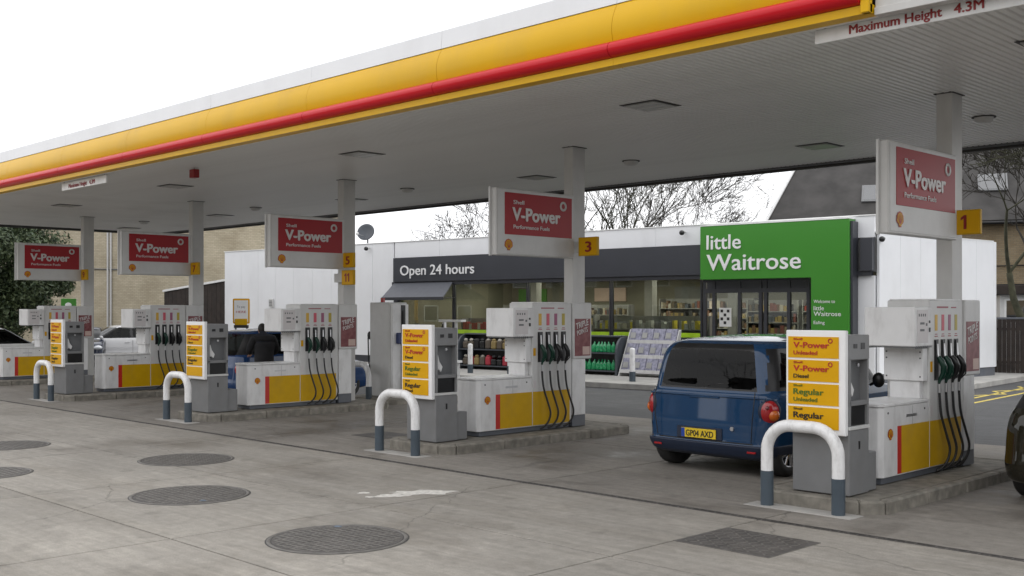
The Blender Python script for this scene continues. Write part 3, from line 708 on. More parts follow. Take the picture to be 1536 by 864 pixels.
# ================================================================== canopy
can = thing('forecourt_canopy', 'long flat forecourt canopy with yellow, red and white edge on grey columns', 'canopy', (-17, 13.7, 0))
co_ = (-17, 13.7, 0)
CX0, CX1, CY0, CY1, ZS = -35.8, 2.6, 9.30, 18.2, 4.70
for c, k in ISL:
    x = c - .12
    col_ = MB().box(x - .10, x + .10, 13.36, 13.66, HI, ZS + .05, .006).done('column', 'column', can, co_)
    MB().box(x - .125, x + .125, 13.335, 13.685, ZS - .008, ZS + .004).done('collar', 'gasket', col_, co_)
MB().box(CX0 + .1, CX1 - .1, CY0 + .1, CY1 - .1, ZS + .06, ZS + .55).done('roof_deck', 'gasket', can, co_)
MB().box(CX0 + .1, CX1 - .1, CY0 + .1, CY1 - .1, ZS + .022, ZS + .05).done('soffit_backing', 'soffit', can, co_)
PIT = .092
def slat_poly(c): return [(c - .028, ZS), (c + .028, ZS), (c + .036, ZS + .018), (c - .036, ZS + .018)]
s0 = MB().prism(slat_poly(0), 'y', CY0 + .09, CY1 - .06).done('soffit_slat', 'soffit', can, (0, 13.7, 0))
n = int((CX1 - CX0 - .25) / PIT)
rest = MB()
for i in range(n):
    xc = CX1 - .13 - i * PIT
    if i < 300:
        o = s0 if i == 0 else obj('soffit_slat', s0.data, can)
        o.location = (xc + 17, 0, 0)
    else: rest.prism(slat_poly(xc), 'y', CY0 + .09, CY1 - .06)
rest.done('far_soffit_slats', 'soffit', can, co_)['kind'] = 'stuff'
# front edge: lip, red bullnose, curved yellow panel, white top, in 2.92 m lengths from x=-4.78 leftwards
bull = [(9.235, 4.765)] + [(9.205 - .105 * math.sin(R(a)), 4.852 - .088 * math.cos(R(a))) for a in range(0, 181, 6)] + [(9.235, 4.94)]
yel = [(9.25, 4.942)] + [(9.195 + .02 * math.sin(u * math.pi) * -1.6 + .075 * u * u, 4.942 + .42 * u) for u in [k / 20 for k in range(21)]] + [(9.32, 5.362)]
lip = [(9.20, ZS - .02), (9.20, 4.76), (9.38, 4.76), (9.38, ZS - .02)]
wht = [(9.262, 5.37), (9.275, 5.60), (9.30, 5.62), (9.42, 5.62), (9.42, 5.37)]
x1 = -4.78; i = 0
while x1 > CX0:
    x0 = max(CX0, x1 - 2.92)
    a = -4.70 if i == 0 else x1
    for nm, poly, m, aa in (('yellow_lip', lip, 'yellow', a), ('red_bullnose', bull, 'red', x1 - .006), ('yellow_fascia_panel', yel, 'yellow', a - .003), ('white_fascia_trim', wht, 'white_clad', a - .002)):
        o = MB().prism(poly, 'x', x0 + .003, aa).done(nm, m, can, co_)
        for f in o.data.polygons: f.use_smooth = False
    MB().box(x0 + .01, a - .01, 9.36, 9.392, ZS - .028, ZS - .006).done('soffit_trim', 'trim_white', can, co_)
    x1 -= 2.92; i += 1
MB().box(-4.78, -4.70, 9.16, 9.24, ZS - .02, 5.36, .006).done('yellow_end_piece', 'yellow', can, co_)
MB().box(-4.69, CX1, 9.27, 9.33, ZS - .02, 5.60, .004).done('plain_fascia_panel', 'column', can, co_)
MB().box(-4.69, CX1, 9.25, 9.36, ZS - .04, ZS + .03, .004).done('plain_lip', 'column', can, co_)
MB().box(CX0, CX1, CY1 - .05, CY1 + .06, ZS - .07, ZS + .65, .004).done('rear_fascia', 'gasket', can, co_)
b = MB(); x = CX0
MB().box(CX0, CX1, CY1 - .14, CY1 - .055, ZS - .03, ZS + .02).done('rear_gutter', 'kiosk_dark', can, co_)
MB().box(CX0 - .06, CX0, CY0 - .06, CY1 + .06, ZS - .06, ZS + .7, .004).done('side_fascia', 'gasket', can, co_)
MB().box(CX1, CX1 + .06, CY0 - .02, CY1 + .06, ZS - .04, ZS + .7, .004).done('side_fascia', 'column', can, co_)
# ceiling lights
def ceil_light(x, y, label):
    t = thing('ceiling_light', label, 'light', (x, y, ZS), 0, 'square recessed lights in the canopy soffit')
    MB().box(-.29, .29, -.29, .29, -.006, .0).done('recess_gap', 'gasket', t)
    MB().box(-.25, .25, -.25, .25, -.022, -.005, .006).done('lens', 'lens_grey', t)
    b = MB()
    for k in range(3): b.box(-.245, .245, -.17 + k * .17 - .008, -.17 + k * .17 + .008, -.028, -.02)
    b.done('louvre', 'column', t)
    return t
LT = [(-8.92, 11.42, 'front row, above the deep blue car'), (-9.16, 16.2, 'back row, above the green sign'), (-15.36, 15.95, 'back row, above the opening hours sign'), (-15.19, 11.44, 'front row, above the middle lane'),
      (-21.94, 11.51, 'front row, below left of the dark red box'), (-27.93, 11.64, 'front row, near the small height board'), (-34.2, 16.3, 'back row, beyond the leftmost column'), (-27.8, 15.95, 'back row, left half, before the brick wall'), (-21.6, 15.95, 'back row, left of the middle column'), (-3.95, 11.6, 'at the right edge of the photo')]
l0 = None
for x, y, lb in LT:
    if l0 is None: l0 = ceil_light(x, y, 'square soffit light, ' + lb)
    else: copy_tree(l0, (x, y, ZS), 'square soffit light, ' + lb)
d0 = None
for (c, k) in ISL:
    x, y = c - .45, 15.4
    if d0 is None:
        d0 = thing('ceiling_speaker', 'small round soffit unit behind the nearest column', 'ceiling unit', (x, y, ZS), 0, 'small round units in the canopy soffit')
        MB().cyl((0, 0, -.012), .16, .012, 'z', 20).done('flange', 'gasket', d0); MB().lathe([(.13, -.012), (.12, -.06), (.08, -.085), (.02, -.09)], (0, 0, 0), 'z', 20).done('housing', 'column', d0)
    else: copy_tree(d0, (x, y, ZS), 'small round soffit unit behind the column ' + ORD[k])
t = thing('emergency_stop_box', 'small dark red box hanging under the canopy left of centre', 'box', (-18.9, 10.3, ZS))
MB().box(-.09, .09, -.06, .06, -.19, -.03, .01).done('housing', 'dark_red_text', t); MB().cyl((0, 0, -.03), .015, .03, 'z', 8).done('hanger', 'steel', t)
def maxh(x0, x1, zt, zb, label, h):
    t = thing('height_limit_sign', label, 'sign', ((x0 + x1) / 2, 9.42, zb)); zo = ((x0 + x1) / 2, 9.42, zb)
    MB().box(x0, x1, 9.42, 9.45, zb, zt, .004).done('board', 'white_paint', t, zo)
    text('Maximum Height', h * 10.3, h, (x0 + .36 * (h / .085), 9.419, zb + .035), X_, Z_, 'lettering', 'dark_red_text', t, zo, bold=.03)
    text('4.3M', h * 3.0, h, (x0 + .36 * (h / .085) + h * 11.6, 9.419, zb + .035), X_, Z_, 'lettering', 'dark_red_text', t, zo, bold=.03)
    for xx in (x0 + .1, x1 - .1): MB().box(xx - .01, xx + .01, 9.43, 9.44, zt, ZS + .02).done('hanger', 'steel', t, zo)
maxh(-5.38, -3.10, 4.675, 4.545, 'white board reading Maximum Height 4.3M at the right end of the canopy', .085)
maxh(-22.85, -20.75, 4.66, 4.50, 'small white maximum height board under the left part of the canopy', .085)

# ================================================================== tall rear dispenser, hoop and hose stand on the middle island
t = thing('tall_dispenser', 'tall narrow grey dispenser with red lamp and black hose behind the middle column', 'fuel pump', (-19.0, 14.95, 0))
zo = (-19.0, 14.95, 0)
MB().box(-19.38, -18.68, 14.8, 15.3, .12, 2.18, .02).done('cabinet', 'pump_grey', t, zo)
MB().box(-18.68, -18.60, 14.83, 15.27, .12, 2.14, .008).done('side_panel', 'pump_white', t, zo)
MB().box(-18.605, -18.58, 15.06, 15.17, .3, 2.12, .004).done('hose_channel', 'black', t, zo)
MB().cyl((-19.1, 14.95, 2.18), .05, .10, 'z', 14).done('beacon', 'lamp_red', t, zo)
MB().box(-18.62, -18.52, 14.92, 15.05, 1.28, 1.52, .02).done('nozzle', 'blue_nozzle', t, zo)
MB().tube([(-18.54, 15.0, 1.35), (-18.5, 15.1, .9), (-18.48, 15.15, .45), (-18.52, 15.12, .3), (-18.58, 15.1, .6), (-18.57, 15.1, 1.6), (-18.57, 15.1, 2.0)], .016, 8).done('hose', 'rubber', t, zo)
MB().tube([(-19.42, 14.9, 1.5), (-19.5, 14.85, 1.4), (-19.48, 14.85, .9), (-19.42, 14.9, .4)], .016, 8).done('hose', 'rubber', t, zo)
MB().ball((-19.46, 14.86, 1.45), .05, .05, .09).done('nozzle', 'black', t, zo)
tag(MB().prism(outline(-19.0, .8, 14.45, 16.9, .15), 'z', -.02, .12, bev=.012).done('rear_kerb_island', 'kerb'), 'low concrete island under the tall grey dispenser', 'pump island')
hr = copy_tree(hp0, (-19.35, 14.45, 0), 'greyish hoop barrier before the tall grey dispenser behind the middle island')
t = thing('air_water_machine', 'hose stand with white top bar and dark hoses beside the tall grey dispenser', 'air machine', (-18.3, 16.2, 0)); zo = (-18.3, 16.2, 0)
MB().box(-18.42, -18.36, 16.1, 16.16, .12, 1.75).done('post', 'steel', t, zo); MB().box(-18.02, -17.98, 16.1, 16.16, .12, 1.75).done('post', 'pump_grey', t, zo)
MB().box(-18.5, -17.75, 16.05, 16.2, 1.75, 1.80, .005).done('top_bar', 'white_text', t, zo)
MB().box(-18.45, -18.0, 16.0, 16.25, .12, .85, .01).done('cabinet', 'pump_grey', t, zo)
MB().box(-18.48, -17.95, 15.98, 16.27, .85, .90).done('cabinet_top', 'white_text', t, zo)
MB().box(-18.26, -18.14, 15.93, 16.0, .30, .52, .02).done('hose_reel', 'blue_nozzle', t, zo)
MB().tube([(-18.3, 16.0, 1.7), (-18.22, 15.95, 1.3), (-18.15, 15.95, 1.0), (-18.2, 15.93, .7), (-18.2, 15.93, .5)], .02, 8).done('hose', 'rubber', t, zo)
MB().tube([(-18.6, 15.95, 1.45), (-18.45, 15.95, 1.2), (-18.35, 15.95, .95)], .02, 8).done('hose', 'rubber', t, zo)

# ================================================================== shop
SX, SY, SA = -13.328, 26.318, R(5.54)
cs, sn = math.cos(SA), math.sin(SA)
def W(s, off, z=0):   # s metres left of the right front corner, off metres in front of the facade
    return (SX - s * cs + off * sn, SY - s * sn - off * cs, z)
shop = thing('convenience_shop', 'low white clad petrol station shop with dark grey fascia and glazed front', 'shop', (SX, SY, 0), SA)
def S(b, n, m, p=shop, org=(0, 0, 0)): return b.done(n, m, p, org)
ZP = .12
# front white panels, left part
k = 17.57
while k < 27.6:
    k2 = min(27.65, k + 1.12)
    S(MB().box(-k2 + .004, -k - .004, 0, .08, ZP + .25, 4.44, .003), 'wall_panel', 'white_clad'); k = k2
S(MB().box(-27.65, -17.57, .02, .4, ZP, ZP + .25), 'plinth', 'anthracite')
S(MB().box(-27.63, -17.59, .085, .4, ZP + .25, 4.40), 'wall_core', 'shelf')
k = 0.0
while k < 17.5:
    k2 = min(17.56, k + 2.19)
    S(MB().box(-k2 + .003, -k - .003, 0, .08, 3.885, 4.44, .003), 'parapet_panel', 'white_clad'); k = k2
S(MB().box(-17.56, -.005, .085, .4, 3.0, 4.40), 'parapet_core', 'shelf')
S(MB().box(-27.68, .03, -.03, .42, 4.44, 4.47, .004), 'coping', 'trim_white')
# fascia boxes
for (a, b_) in ((17.45, 14.3), (14.3, 9.7), (9.7, 4.9), (.32, .0)):
    S(MB().box(-a + .002, -b_ - .002, -.16, .0, 3.02, 3.87, .004), 'fascia_panel', 'anthracite')
S(MB().box(-17.57, -.07, -.10, .1, 2.90, 3.018), 'fascia_soffit', 'frame_dark')
text('Open 24 hours', 3.50, .36, (-17.07, -.165, 3.25), X_, Z_, 'lettering', 'white_text', shop, depth=.02, bold=.012)
# right return piece of front wall
S(MB().box(-.53, -.005, 0.01, .35, ZP, 2.9, .004), 'wall_panel', 'white_clad')
# side wall with rounded far corner
SW = R(11.0)
def sq(k0, k1, t0, t1):   # rectangle along the side wall: k metres back from the corner, t metres outward
    f = lambda k, t: (k * math.sin(SW) + t * math.cos(SW), k * math.cos(SW) - t * math.sin(SW))
    return [f(k0, t0), f(k1, t0), f(k1, t1), f(k0, t1)]
k = 0.09
while k < 5.9:
    k2 = min(6.0, k + .985)
    S(MB().prism(sq(k + .003, k2 - .003, .0, .08), 'z', ZP + .25, 4.0, bev=.003), 'side_wall_panel', 'white_clad'); k = k2
fc = lambda r, a: (6.0 + r * math.sin(a), .08 - .7 + r * math.cos(a))
cv = [sq(*([fc(.7, R(a))[0]] * 2), *([fc(.7, R(a))[1]] * 2))[0] for a in range(0, 91, 9)] + [sq(*([fc(.6, R(a))[0]] * 2), *([fc(.6, R(a))[1]] * 2))[0] for a in range(90, -1, -9)]
S(MB().prism(cv, 'z', ZP + .25, 4.0), 'curved_corner_panel', 'white_clad')
cv2 = [sq(*([fc(.66, R(a))[0]] * 2), *([fc(.66, R(a))[1]] * 2))[0] for a in range(0, 91, 9)] + [sq(*([fc(.5, R(a))[0]] * 2), *([fc(.5, R(a))[1]] * 2))[0] for a in range(90, -1, -9)]
S(MB().prism(cv2, 'z', ZP - .02, ZP + .248), 'plinth', 'plinth')
S(MB().prism(sq(6.60, 6.70, -8, -.62), 'z', ZP + .25, 4.0), 'rear_wall_panel', 'white_clad')
S(MB().prism(sq(.05, 6.0, -.2, .045), 'z', ZP - .02, ZP + .248), 'plinth', 'plinth')
S(MB().prism(sq(.42, 6.0, -.2, -.004), 'z', ZP + .25, 3.95), 'wall_core', 'shelf')
S(MB().prism(sq(.0, 6.0, -.03, .09), 'z', 4.0, 4.03), 'coping', 'trim_white')
# sill wall and windows
S(MB().box(-14.68, -5.0, 0.0, .14, ZP, 1.18, .004), 'sill_wall', 'anthracite')
S(MB().box(-17.4, -14.68, 0.0, .14, ZP, 1.15, .004), 'sill_wall', 'anthracite')
S(MB().box(-17.57, -17.36, -.02, .16, ZP, 3.0, .004), 'jamb', 'anthracite')
def window(s0, s1, z0, z1, fr=.04):
    f = MB()
    f.box(-s0, -s0 + fr, 0.02, .10, z0, z1); f.box(-s1 - fr, -s1, 0.02, .10, z0, z1)
    f.box(-s0 + fr, -s1 - fr, 0.022, .098, z0, z0 + fr); f.box(-s0 + fr, -s1 - fr, 0.022, .098, z1 - fr, z1)
    f = S(f, 'window', 'frame_dark')
    S(MB().box(-s0 + fr, -s1 - fr, .055, .065, z0 + fr, z1 - fr), 'pane', 'shop_glass', f)
window(17.36, 14.70, 1.15, 2.95); window(14.66, 11.45, 1.18, 2.95); window(11.41, 8.20, 1.18, 2.95); window(8.16, 5.05, 1.18, 2.95)
for a_, b_ in ((14.6, 11.51), (11.35, 8.26), (8.1, 5.11)): S(MB().box(-a_, -b_, .048, .054, 1.225, 1.355), 'lime_window_band', 'lime')
text('Fresh  Food', 1.1, .07, (-12.9, .046, 1.26), X_, Z_, 'window_lettering', 'white_text', shop)
# awning over pay window: wedge
b = MB()
yo, zt, zb = -1.0, 2.99, 2.46
A = [(-17.45, -.1, zt), (-14.6, -.1, zt), (-14.2, yo, zb), (-17.15, yo, zb)]
Bq = [(x, y, z - .05) for x, y, z in A]
v = [b.bm.verts.new(p) for p in A + Bq]
for q in ((0, 1, 2, 3), (7, 6, 5, 4), (0, 4, 5, 1), (1, 5, 6, 2), (2, 6, 7, 3), (3, 7, 4, 0)): b.bm.faces.new([v[i] for i in q])
bmesh.ops.recalc_face_normals(b.bm, faces=b.bm.faces); 
aw = S(b, 'awning', 'awning'); S(MB().box(-17.16, -14.19, yo - .02, yo + .01, zb - .10, zb + .005, .004), 'awning_valance', 'frame_dark', aw)
for xx, xo in ((-17.42, -17.14), (-14.62, -14.22)): 
    S(MB().tube([(xx, 0, 2.45), (xo, yo, zb - .04)], .02, 6), 'awning_arm', 'frame_dark', aw)
# door set
b = MB()
for s_ in (5.02, 4.72, 3.92, 3.28, 3.12, 2.44, 1.88): b.box(-s_, -s_ + .09, .05, .15, ZP, 2.86)
b.box(-5.0, -1.8, .045, .155, 2.50, 2.62); b.box(-5.0, -1.8, .06, .14, 2.80, 2.95)
dr = S(b, 'entrance_door', 'frame_dark')
for a, c_ in ((4.63, 3.92), (3.83, 3.28), (3.03, 2.44), (2.35, 1.88)):
    S(MB().box(-a, -c_, .095, .105, ZP + .02, 2.5), 'door_pane', 'shop_glass', dr)
S(MB().box(-4.9, -1.9, .08, .12, 2.62, 2.8), 'transom_panel', 'anthracite', dr)
pst = S(MB().box(-4.50, -4.12, .06, .075, 1.55, 2.08), 'door_notice', 'poster' if 0 else 'pump_grey', dr)
b = MB()
for i in range(3):
    for j in range(4):
        if (i + j) % 2: b.box(-4.46 + i * .10, -4.38 + i * .10, .054, .0595, 1.62 + j * .11, 1.70 + j * .11)
S(b, 'notice_print', 'black', dr)
# interior
S(MB().box(-17.3, -.35, .2, 6.5, .02, ZP + .01), 'inner_floor', 'shop_floor')
S(MB().box(-17.3, -.35, 6.3, 6.5, ZP, 3.1), 'inner_wall', 'shop_wall')
S(MB().box(-17.55, -17.3, .2, 6.5, ZP, 3.1), 'inner_wall', 'shop_wall')
S(MB().box(-17.3, -.35, .41, 6.5, 3.08, 3.15), 'inner_ceiling', 'shop_wall')
S(MB().box(-27.6, -.02, .42, 6.6, 4.0, 4.1), 'flat_roof', 'plinth')
S(MB().box(-27.6, -17.6, 6.4, 6.55, 0, 4.0), 'rear_wall_panel', 'white_clad')
for s_ in (15.8, 13.2, 10.6, 8.0, 5.6, 3.2):
    for yy in (1.8, 4.2):
        S(MB().box(-s_ - .6, -s_ + .6, yy - .30, yy + .30, 3.045, 3.078), 'shop_light', 'shop_light')
for k, (a_, m_) in enumerate(((16.2, 'green_sign'), (12.5, 'goods_red'), (9.0, 'kiosk_dark'), (4.0, 'green_sign'))):
    S(MB().box(-a_ - .7, -a_ + .7, 6.24, 6.29, 2.35, 2.85), 'wall_poster', m_)
for a_ in (13.9, 9.0, 5.9): S(MB().box(-a_ - .15, -a_ + .15, 3.4, 3.7, ZP, 3.07), 'inner_pillar', 'shelf')
SHI = [0]
def shelf(s0, s1, y, mname, label, top=2.0, base=.3, n=4, hh=.2):
    w = s0 - s1; cx = -(s0 + s1) / 2
    P = W((s0 + s1) / 2, -y, ZP)
    t = thing('shelf_unit', label, 'shelf', P, SA)
    b = MB(); b.box(-w / 2, w / 2, .15, .2, 0, top)
    for i in range(n): b.box(-w / 2, w / 2, -.22, .16, base + i * (top - base) / n - .03, base + i * (top - base) / n)
    for sx in (-1, 1): b.box(sx * w / 2 - .02, sx * w / 2 + .02, -.22, .2, 0, top)
    b.done('frame', 'shelf', t)
    b = MB(); rnd = random.Random(int(s0 * 10))
    for i in range(n):
        x = -w / 2 + .05; z = base + i * (top - base) / n
        while x < w / 2 - .1:
            d = rnd.uniform(.07, .14); h = hh * rnd.uniform(.75, 1.3); b.box(x, x + d * .88, -.2, -.02, z, z + h); x += d
            if rnd.random() < .06: x += .15
    b.done('goods', mname, t)['kind'] = 'stuff'
shelf(14.6, 11.6, .55, 'goods_red', 'low shelf of red and white goods inside the left shop window', 1.62, .5, 3, .2)
shelf(9.6, 5.4, 1.3, 'goods_yellow', 'low shelf of bottles inside the right shop window', 1.72, .5, 3, .22)
shelf(9.8, 6.2, 5.6, 'goods', 'tall shelf of goods against the rear wall behind the right window', 2.3, .3, 6, .2)
shelf(16.8, 11.0, 5.4, 'goods', 'tall shelf of goods against the rear wall behind the pay window', 2.1, .3, 5, .2)
shelf(5.0, 3.35, 2.9, 'goods', 'shelf of goods seen through the left leaf of the entrance door', 2.2, .2, 6, .2)
shelf(3.2, 1.0, 2.9, 'goods_bags', 'shelf of goods seen through the right leaf of the entrance door', 2.2, .2, 6, .2)
# green entrance portal
t = thing('entrance_portal_sign', 'big bright green inverted L entrance sign with white supermarket lettering', 'sign', W(2.6, 0, ZP), SA)
zo = (-2.6, 0, ZP)
def G_(b, n, m): return b.done(n, m, t, zo)
b = MB(); b.prism([(-4.84, 2.87), (-1.54, 2.87), (-1.54, ZP), (-.50, ZP), (-.50, 4.36), (-4.84, 4.36)], 'y', -.42, -.02, bev=.008); G_(b, 'green_panel', 'green_sign')
b = MB(); b.box(-4.84, -.50, -.43, -.02, 4.362, 4.39, .003); G_(b, 'top_flashing', 'trim_white')
b = MB(); b.box(-.495, -.43, -.36, -.02, ZP, 4.3); G_(b, 'dark_return', 'anthracite')  # dark strip closing the right edge of the green panel
yt = -.424
text('little', 1.05, .42, (-4.62, yt, 3.71), X_, Z_, 'lettering', 'white_text', t, zo, bold=.012, depth=.02)
text('Waitrose', 2.80, .47, (-4.62, yt, 3.12), X_, Z_, 'lettering', 'white_text', t, zo, bold=.012, depth=.02)
text('Welcome to', .58, .09, (-1.46, yt, 2.20), X_, Z_, 'lettering', 'white_text', t, zo)
text('little', .28, .12, (-1.46, yt, 2.01), X_, Z_, 'lettering', 'white_text', t, zo)
text('Waitrose', .74, .125, (-1.46, yt, 1.86), X_, Z_, 'lettering', 'white_text', t, zo)
text('Ealing', .30, .09, (-1.46, yt, 1.65), X_, Z_, 'lettering', 'white_text', t, zo)
# pavement in front of the shop and along the side
b = MB()
b.prism([W(29, 3.9)[:2], W(-1.6, 3.9)[:2], (-11.35, 23.2), (-11.42, 26.5), (-11.97, 32.7), (-12.6, 39), (-13.4, 39), (-13.2, 26.6), W(29, -.1)[:2]], 'z', -.029, ZP, bev=.012)
pav = struct(b.done('pavement', 'kerb_light'))
# CCTV cameras, dish, antenna
def cctv(s, z, off, label):
    t = thing('security_camera', label, 'camera', W(s, off, z), SA, 'small dark wall cameras')
    MB().cyl((0, .06, 0), .03, .02, 'y', 10).done('mount', 'pump_grey', t); MB().tube([(0, .06, 0), (0, -.06, -.02)], .012, 6).done('arm', 'pump_grey', t)
    MB().ball((0, -.09, -.03), .075, .09, .075, 12).done('camera_body', 'black', t)
cctv(5.57, 4.27, .1, 'small dark camera on the parapet just left of the green sign')
cctv(18.82, 4.29, .1, 'small dark camera on the white wall above left of the opening hours sign')
cctv(-.17, 3.86, -.15, 'small dark camera on the white side wall right of the green sign')
t = thing('satellite_dish', 'dark round satellite dish on the shop roof', 'satellite dish', (W(20.35, -1.2, 4.1)))
b = MB(); prof = [(.02, .09), (.13, .076), (.25, .04), (.335, 0), (.345, .01), (.25, .05), (.13, .086), (.02, .10)]
b.lathe(prof, (0, 0, 0), 'y', 26); o = b.done('dish', 'mat_dark', t); o.location = (0, 0, .92); o.rotation_euler = (R(-20), 0, R(35))
MB().tube([(0, .1, 0), (0, .1, .85)], .03, 8).done('mast', 'grey_plastic', t)
MB().tube([(.1, -.45, .8), (0, -.05, .75)], .015, 6).done('feed_arm', 'steel', t); MB().ball((.1, -.47, .82), .06, .06, .07, 10).done('receiver', 'pump_grey', t)
t = thing('roof_antenna', 'thin metal television antenna on the shop roof', 'antenna', W(17.0, -1.0, 4.1))
MB().tube([(0, 0, 0), (0, 0, .75)], .02, 6).done('mast', 'steel', t); MB().tube([(-.5, 0, .85), (.35, 0, .68)], .02, 6).done('boom', 'steel', t)
b = MB()
for k in range(7): u = k / 6; x = -.45 + .78 * u; b.tube([(x, -.22 + .1 * u, .84 - .155 * u), (x, .22 - .1 * u, .84 - .155 * u)], .008, 5)
b.done('elements', 'steel', t)
t = thing('wall_vent', 'small grey vent box on the white wall left of the pay window', 'vent', W(24.5, .02, 2.15), SA)
MB().box(-.13, .13, -.06, 0, 0, .32, .01).done('box', 'pump_grey', t)
b = MB(); [b.box(-.1, .1, -.068, -.058, .04 + k * .06, .07 + k * .06) for k in range(4)]; b.done('slat', 'kiosk_grey', t)

# ---------------------------------------------------------------- displays on the pavement
def cabinet(s0, s1, label, h=1.12):
    w = s0 - s1; t = thing('display_cabinet', label, 'display stand', W((s0 + s1) / 2, .95, ZP), SA)
    for sx in (-1, 1):
        pr = [(-.35, 0), (.35, 0), (.35, h), (.05, h)] + [(.05 - .40 * math.sin(R(a)), h - .45 + .45 * math.cos(R(a))) for a in range(15, 91, 15)]
        MB().prism(pr, 'x', sx * w / 2 - .04, sx * w / 2 + .04, bev=.008).done('side_panel', 'mat_dark', t)
    MB().box(-w / 2 + .04, w / 2 - .04, .30, .34, 0, h - .01).done('back_panel', 'black', t)
    for z in (.10, .62): MB().box(-w / 2 + .04, w / 2 - .04, -.30, .30, z, z + .04).done('shelf', 'mat_dark', t)
    MB().box(-w / 2 + .04, w / 2 - .04, -.05, .34, h - .02, h + .03, .006).done('roof', 'mat_dark', t)
    return t
cabinet(13.3, 11.1, 'rounded dark cabinet of bagged goods behind the number 3 pump')
b = MB(); rnd = random.Random(3)
t_ = None
for z, nn in ((.14, 8), (.66, 8)):
    for i in range(nn):
        m_ = 'goods_bags'
        bb = MB(); x = -.95 + i * .24; bb.box(x, x + .21, -.26, .12, z, z + rnd.uniform(.2, .32), .04, seg=2)
        bb.ball((x + .1, -.2, z + .28), .08, .05, .05, 8)
        o = bb.done('goods_bag', random.Random(i + int(z * 100)).choice(['goods_bags', 'goods_red', 'goods', 'tissue', 'goods_bags', 'black']))
        o.location = W(12.2, .95, ZP); o.rotation_euler = (0, 0, SA)
        sh_ = 'lower' if z < .5 else 'upper'; tag(o, 'bag of goods on the %s shelf of the rounded cabinet' % sh_, 'bag', 'bags on the %s shelf of the rounded cabinet' % sh_)
cabinet(9.75, 7.1, 'rounded dark cabinet of green bottles under the shop window')
bot = MB(); bot.lathe([(.02, 0), (.075, 0.005), (.08, .03), (.08, .17), (.055, .23), (.022, .27), (.022, .31), (.01, .312)], (0, 0, 0), 'z', 10)
bo = bot.done('bottle', 'bottle')
first = True
for z in (.14, .66):
    for i in range(17):
        o = bo if first else obj('bottle', bo.data); first = False
        o.location = W(9.6 - i * .145, 1.12, ZP + z); o.rotation_euler = (R(-8), 0, i)
        tag(o, 'green bottle standing on the ' + ('lower' if z < .5 else 'upper') + ' shelf of the bottle cabinet', 'bottle', 'green bottles on the ' + ('lower' if z < .5 else 'upper') + ' cabinet shelf')
# newspaper rack
t = thing('newspaper_rack', 'sloping pale newspaper rack under the shop window', 'rack', W(6.15, .95, ZP), SA)
for sx in (-1, 1): MB().prism([(-.42, 0), (.12, 0), (.32, 1.34), (.22, 1.34)], 'x', sx * .82 - .015, sx * .82 + .015, bev=.004).done('side_frame', 'pump_grey', t)
MB().prism([(.05, .05), (.09, .05), (.30, 1.34), (.26, 1.34)], 'x', -.8, .8).done('back_board', 'pump_grey', t)
for i in range(3):
    y, z = -.38 + i * .20, .10 + i * .42
    MB().prism([(y, z), (y + .40, z), (y + .40, z + .02), (y + .02, z + .02), (y + .0, z + .10), (y - .015, z + .10)], 'x', -.8, .8).done('tray', 'pump_white', t)
for i in range(3):
    for j in range(4):
        y, z = -.33 + i * .20, .13 + i * .42; x = -.78 + j * .395
        b = MB(); b.prism([(y, z), (y + .04, z), (y + .19, z + .39), (y + .15, z + .39)], 'x', x, x + .375)
        b.prism([(y + .028, z + .12), (y + .033, z + .12), (y + .085, z + .28), (y + .08, z + .28)], 'x', x + .03, x + .2, mi=1)
        o = b.done('newspaper', ['paper', 'lens_grey']); o.location = W(6.15, .95, ZP); o.rotation_euler = (0, 0, SA)
        tag(o, 'folded newspaper in the ' + ['bottom', 'middle', 'top'][i] + ' tray of the sloping rack', 'newspaper', 'newspapers in the %s tray' % ['bottom', 'middle', 'top'][i])
# bollards
for (px_, py_, lb) in ((-24.3, 22.35, 'white bollard with grey foot on the shop kerb, leftmost in view'), (-22.75, 22.5, 'white bollard with grey foot on the shop kerb, second from the left'), (-18.35, 22.72, 'white bollard before the cabinet of green bottles'), (-16.95, 22.85, 'white bollard before the newspaper rack'), (-26.0, 22.2, 'white bollard on the shop kerb hidden behind the terminal')):
    if lb.endswith('terminal'): continue
    t = thing('bollard', lb, 'bollard', (px_, py_, ZP), 0, 'white bollards along the shop kerb')
    MB().cyl((0, 0, 0), .085, .26, 'z', 14).done('foot', 'hoop_grey', t)
    b = MB(); b.lathe([(.075, .26), (.075, .84), (.06, .88), (.02, .89)], (0, 0, 0), 'z', 14); b.done('post', 'hoop_white', t)

# yellow road markings right of the shop
b = MB()
def line(p, q, w=.09):
    p, q = Vector((*p, 0)), Vector((*q, 0)); d = (q - p).normalized(); nrm = Vector((-d.y, d.x, 0)) * w / 2
    b.prism([((p + nrm).x, (p + nrm).y), ((q + nrm).x, (q + nrm).y), ((q - nrm).x, (q - nrm).y), ((p - nrm).x, (p - nrm).y)], 'z', -.0298, -.026)
line((-10.36, 24.5), (-11.3, 34)); line((-9.83, 23.3), (-10.75, 34))
line((-10.8, 26.2), (-10.4, 27.2)); line((-10.4, 27.2), (-11.0, 28.0)); line((-11.0, 28.0), (-10.6, 29.2)); line((-10.6, 29.2), (-11.2, 30.2))
struct(b.done('road_markings', 'yellow_line'))

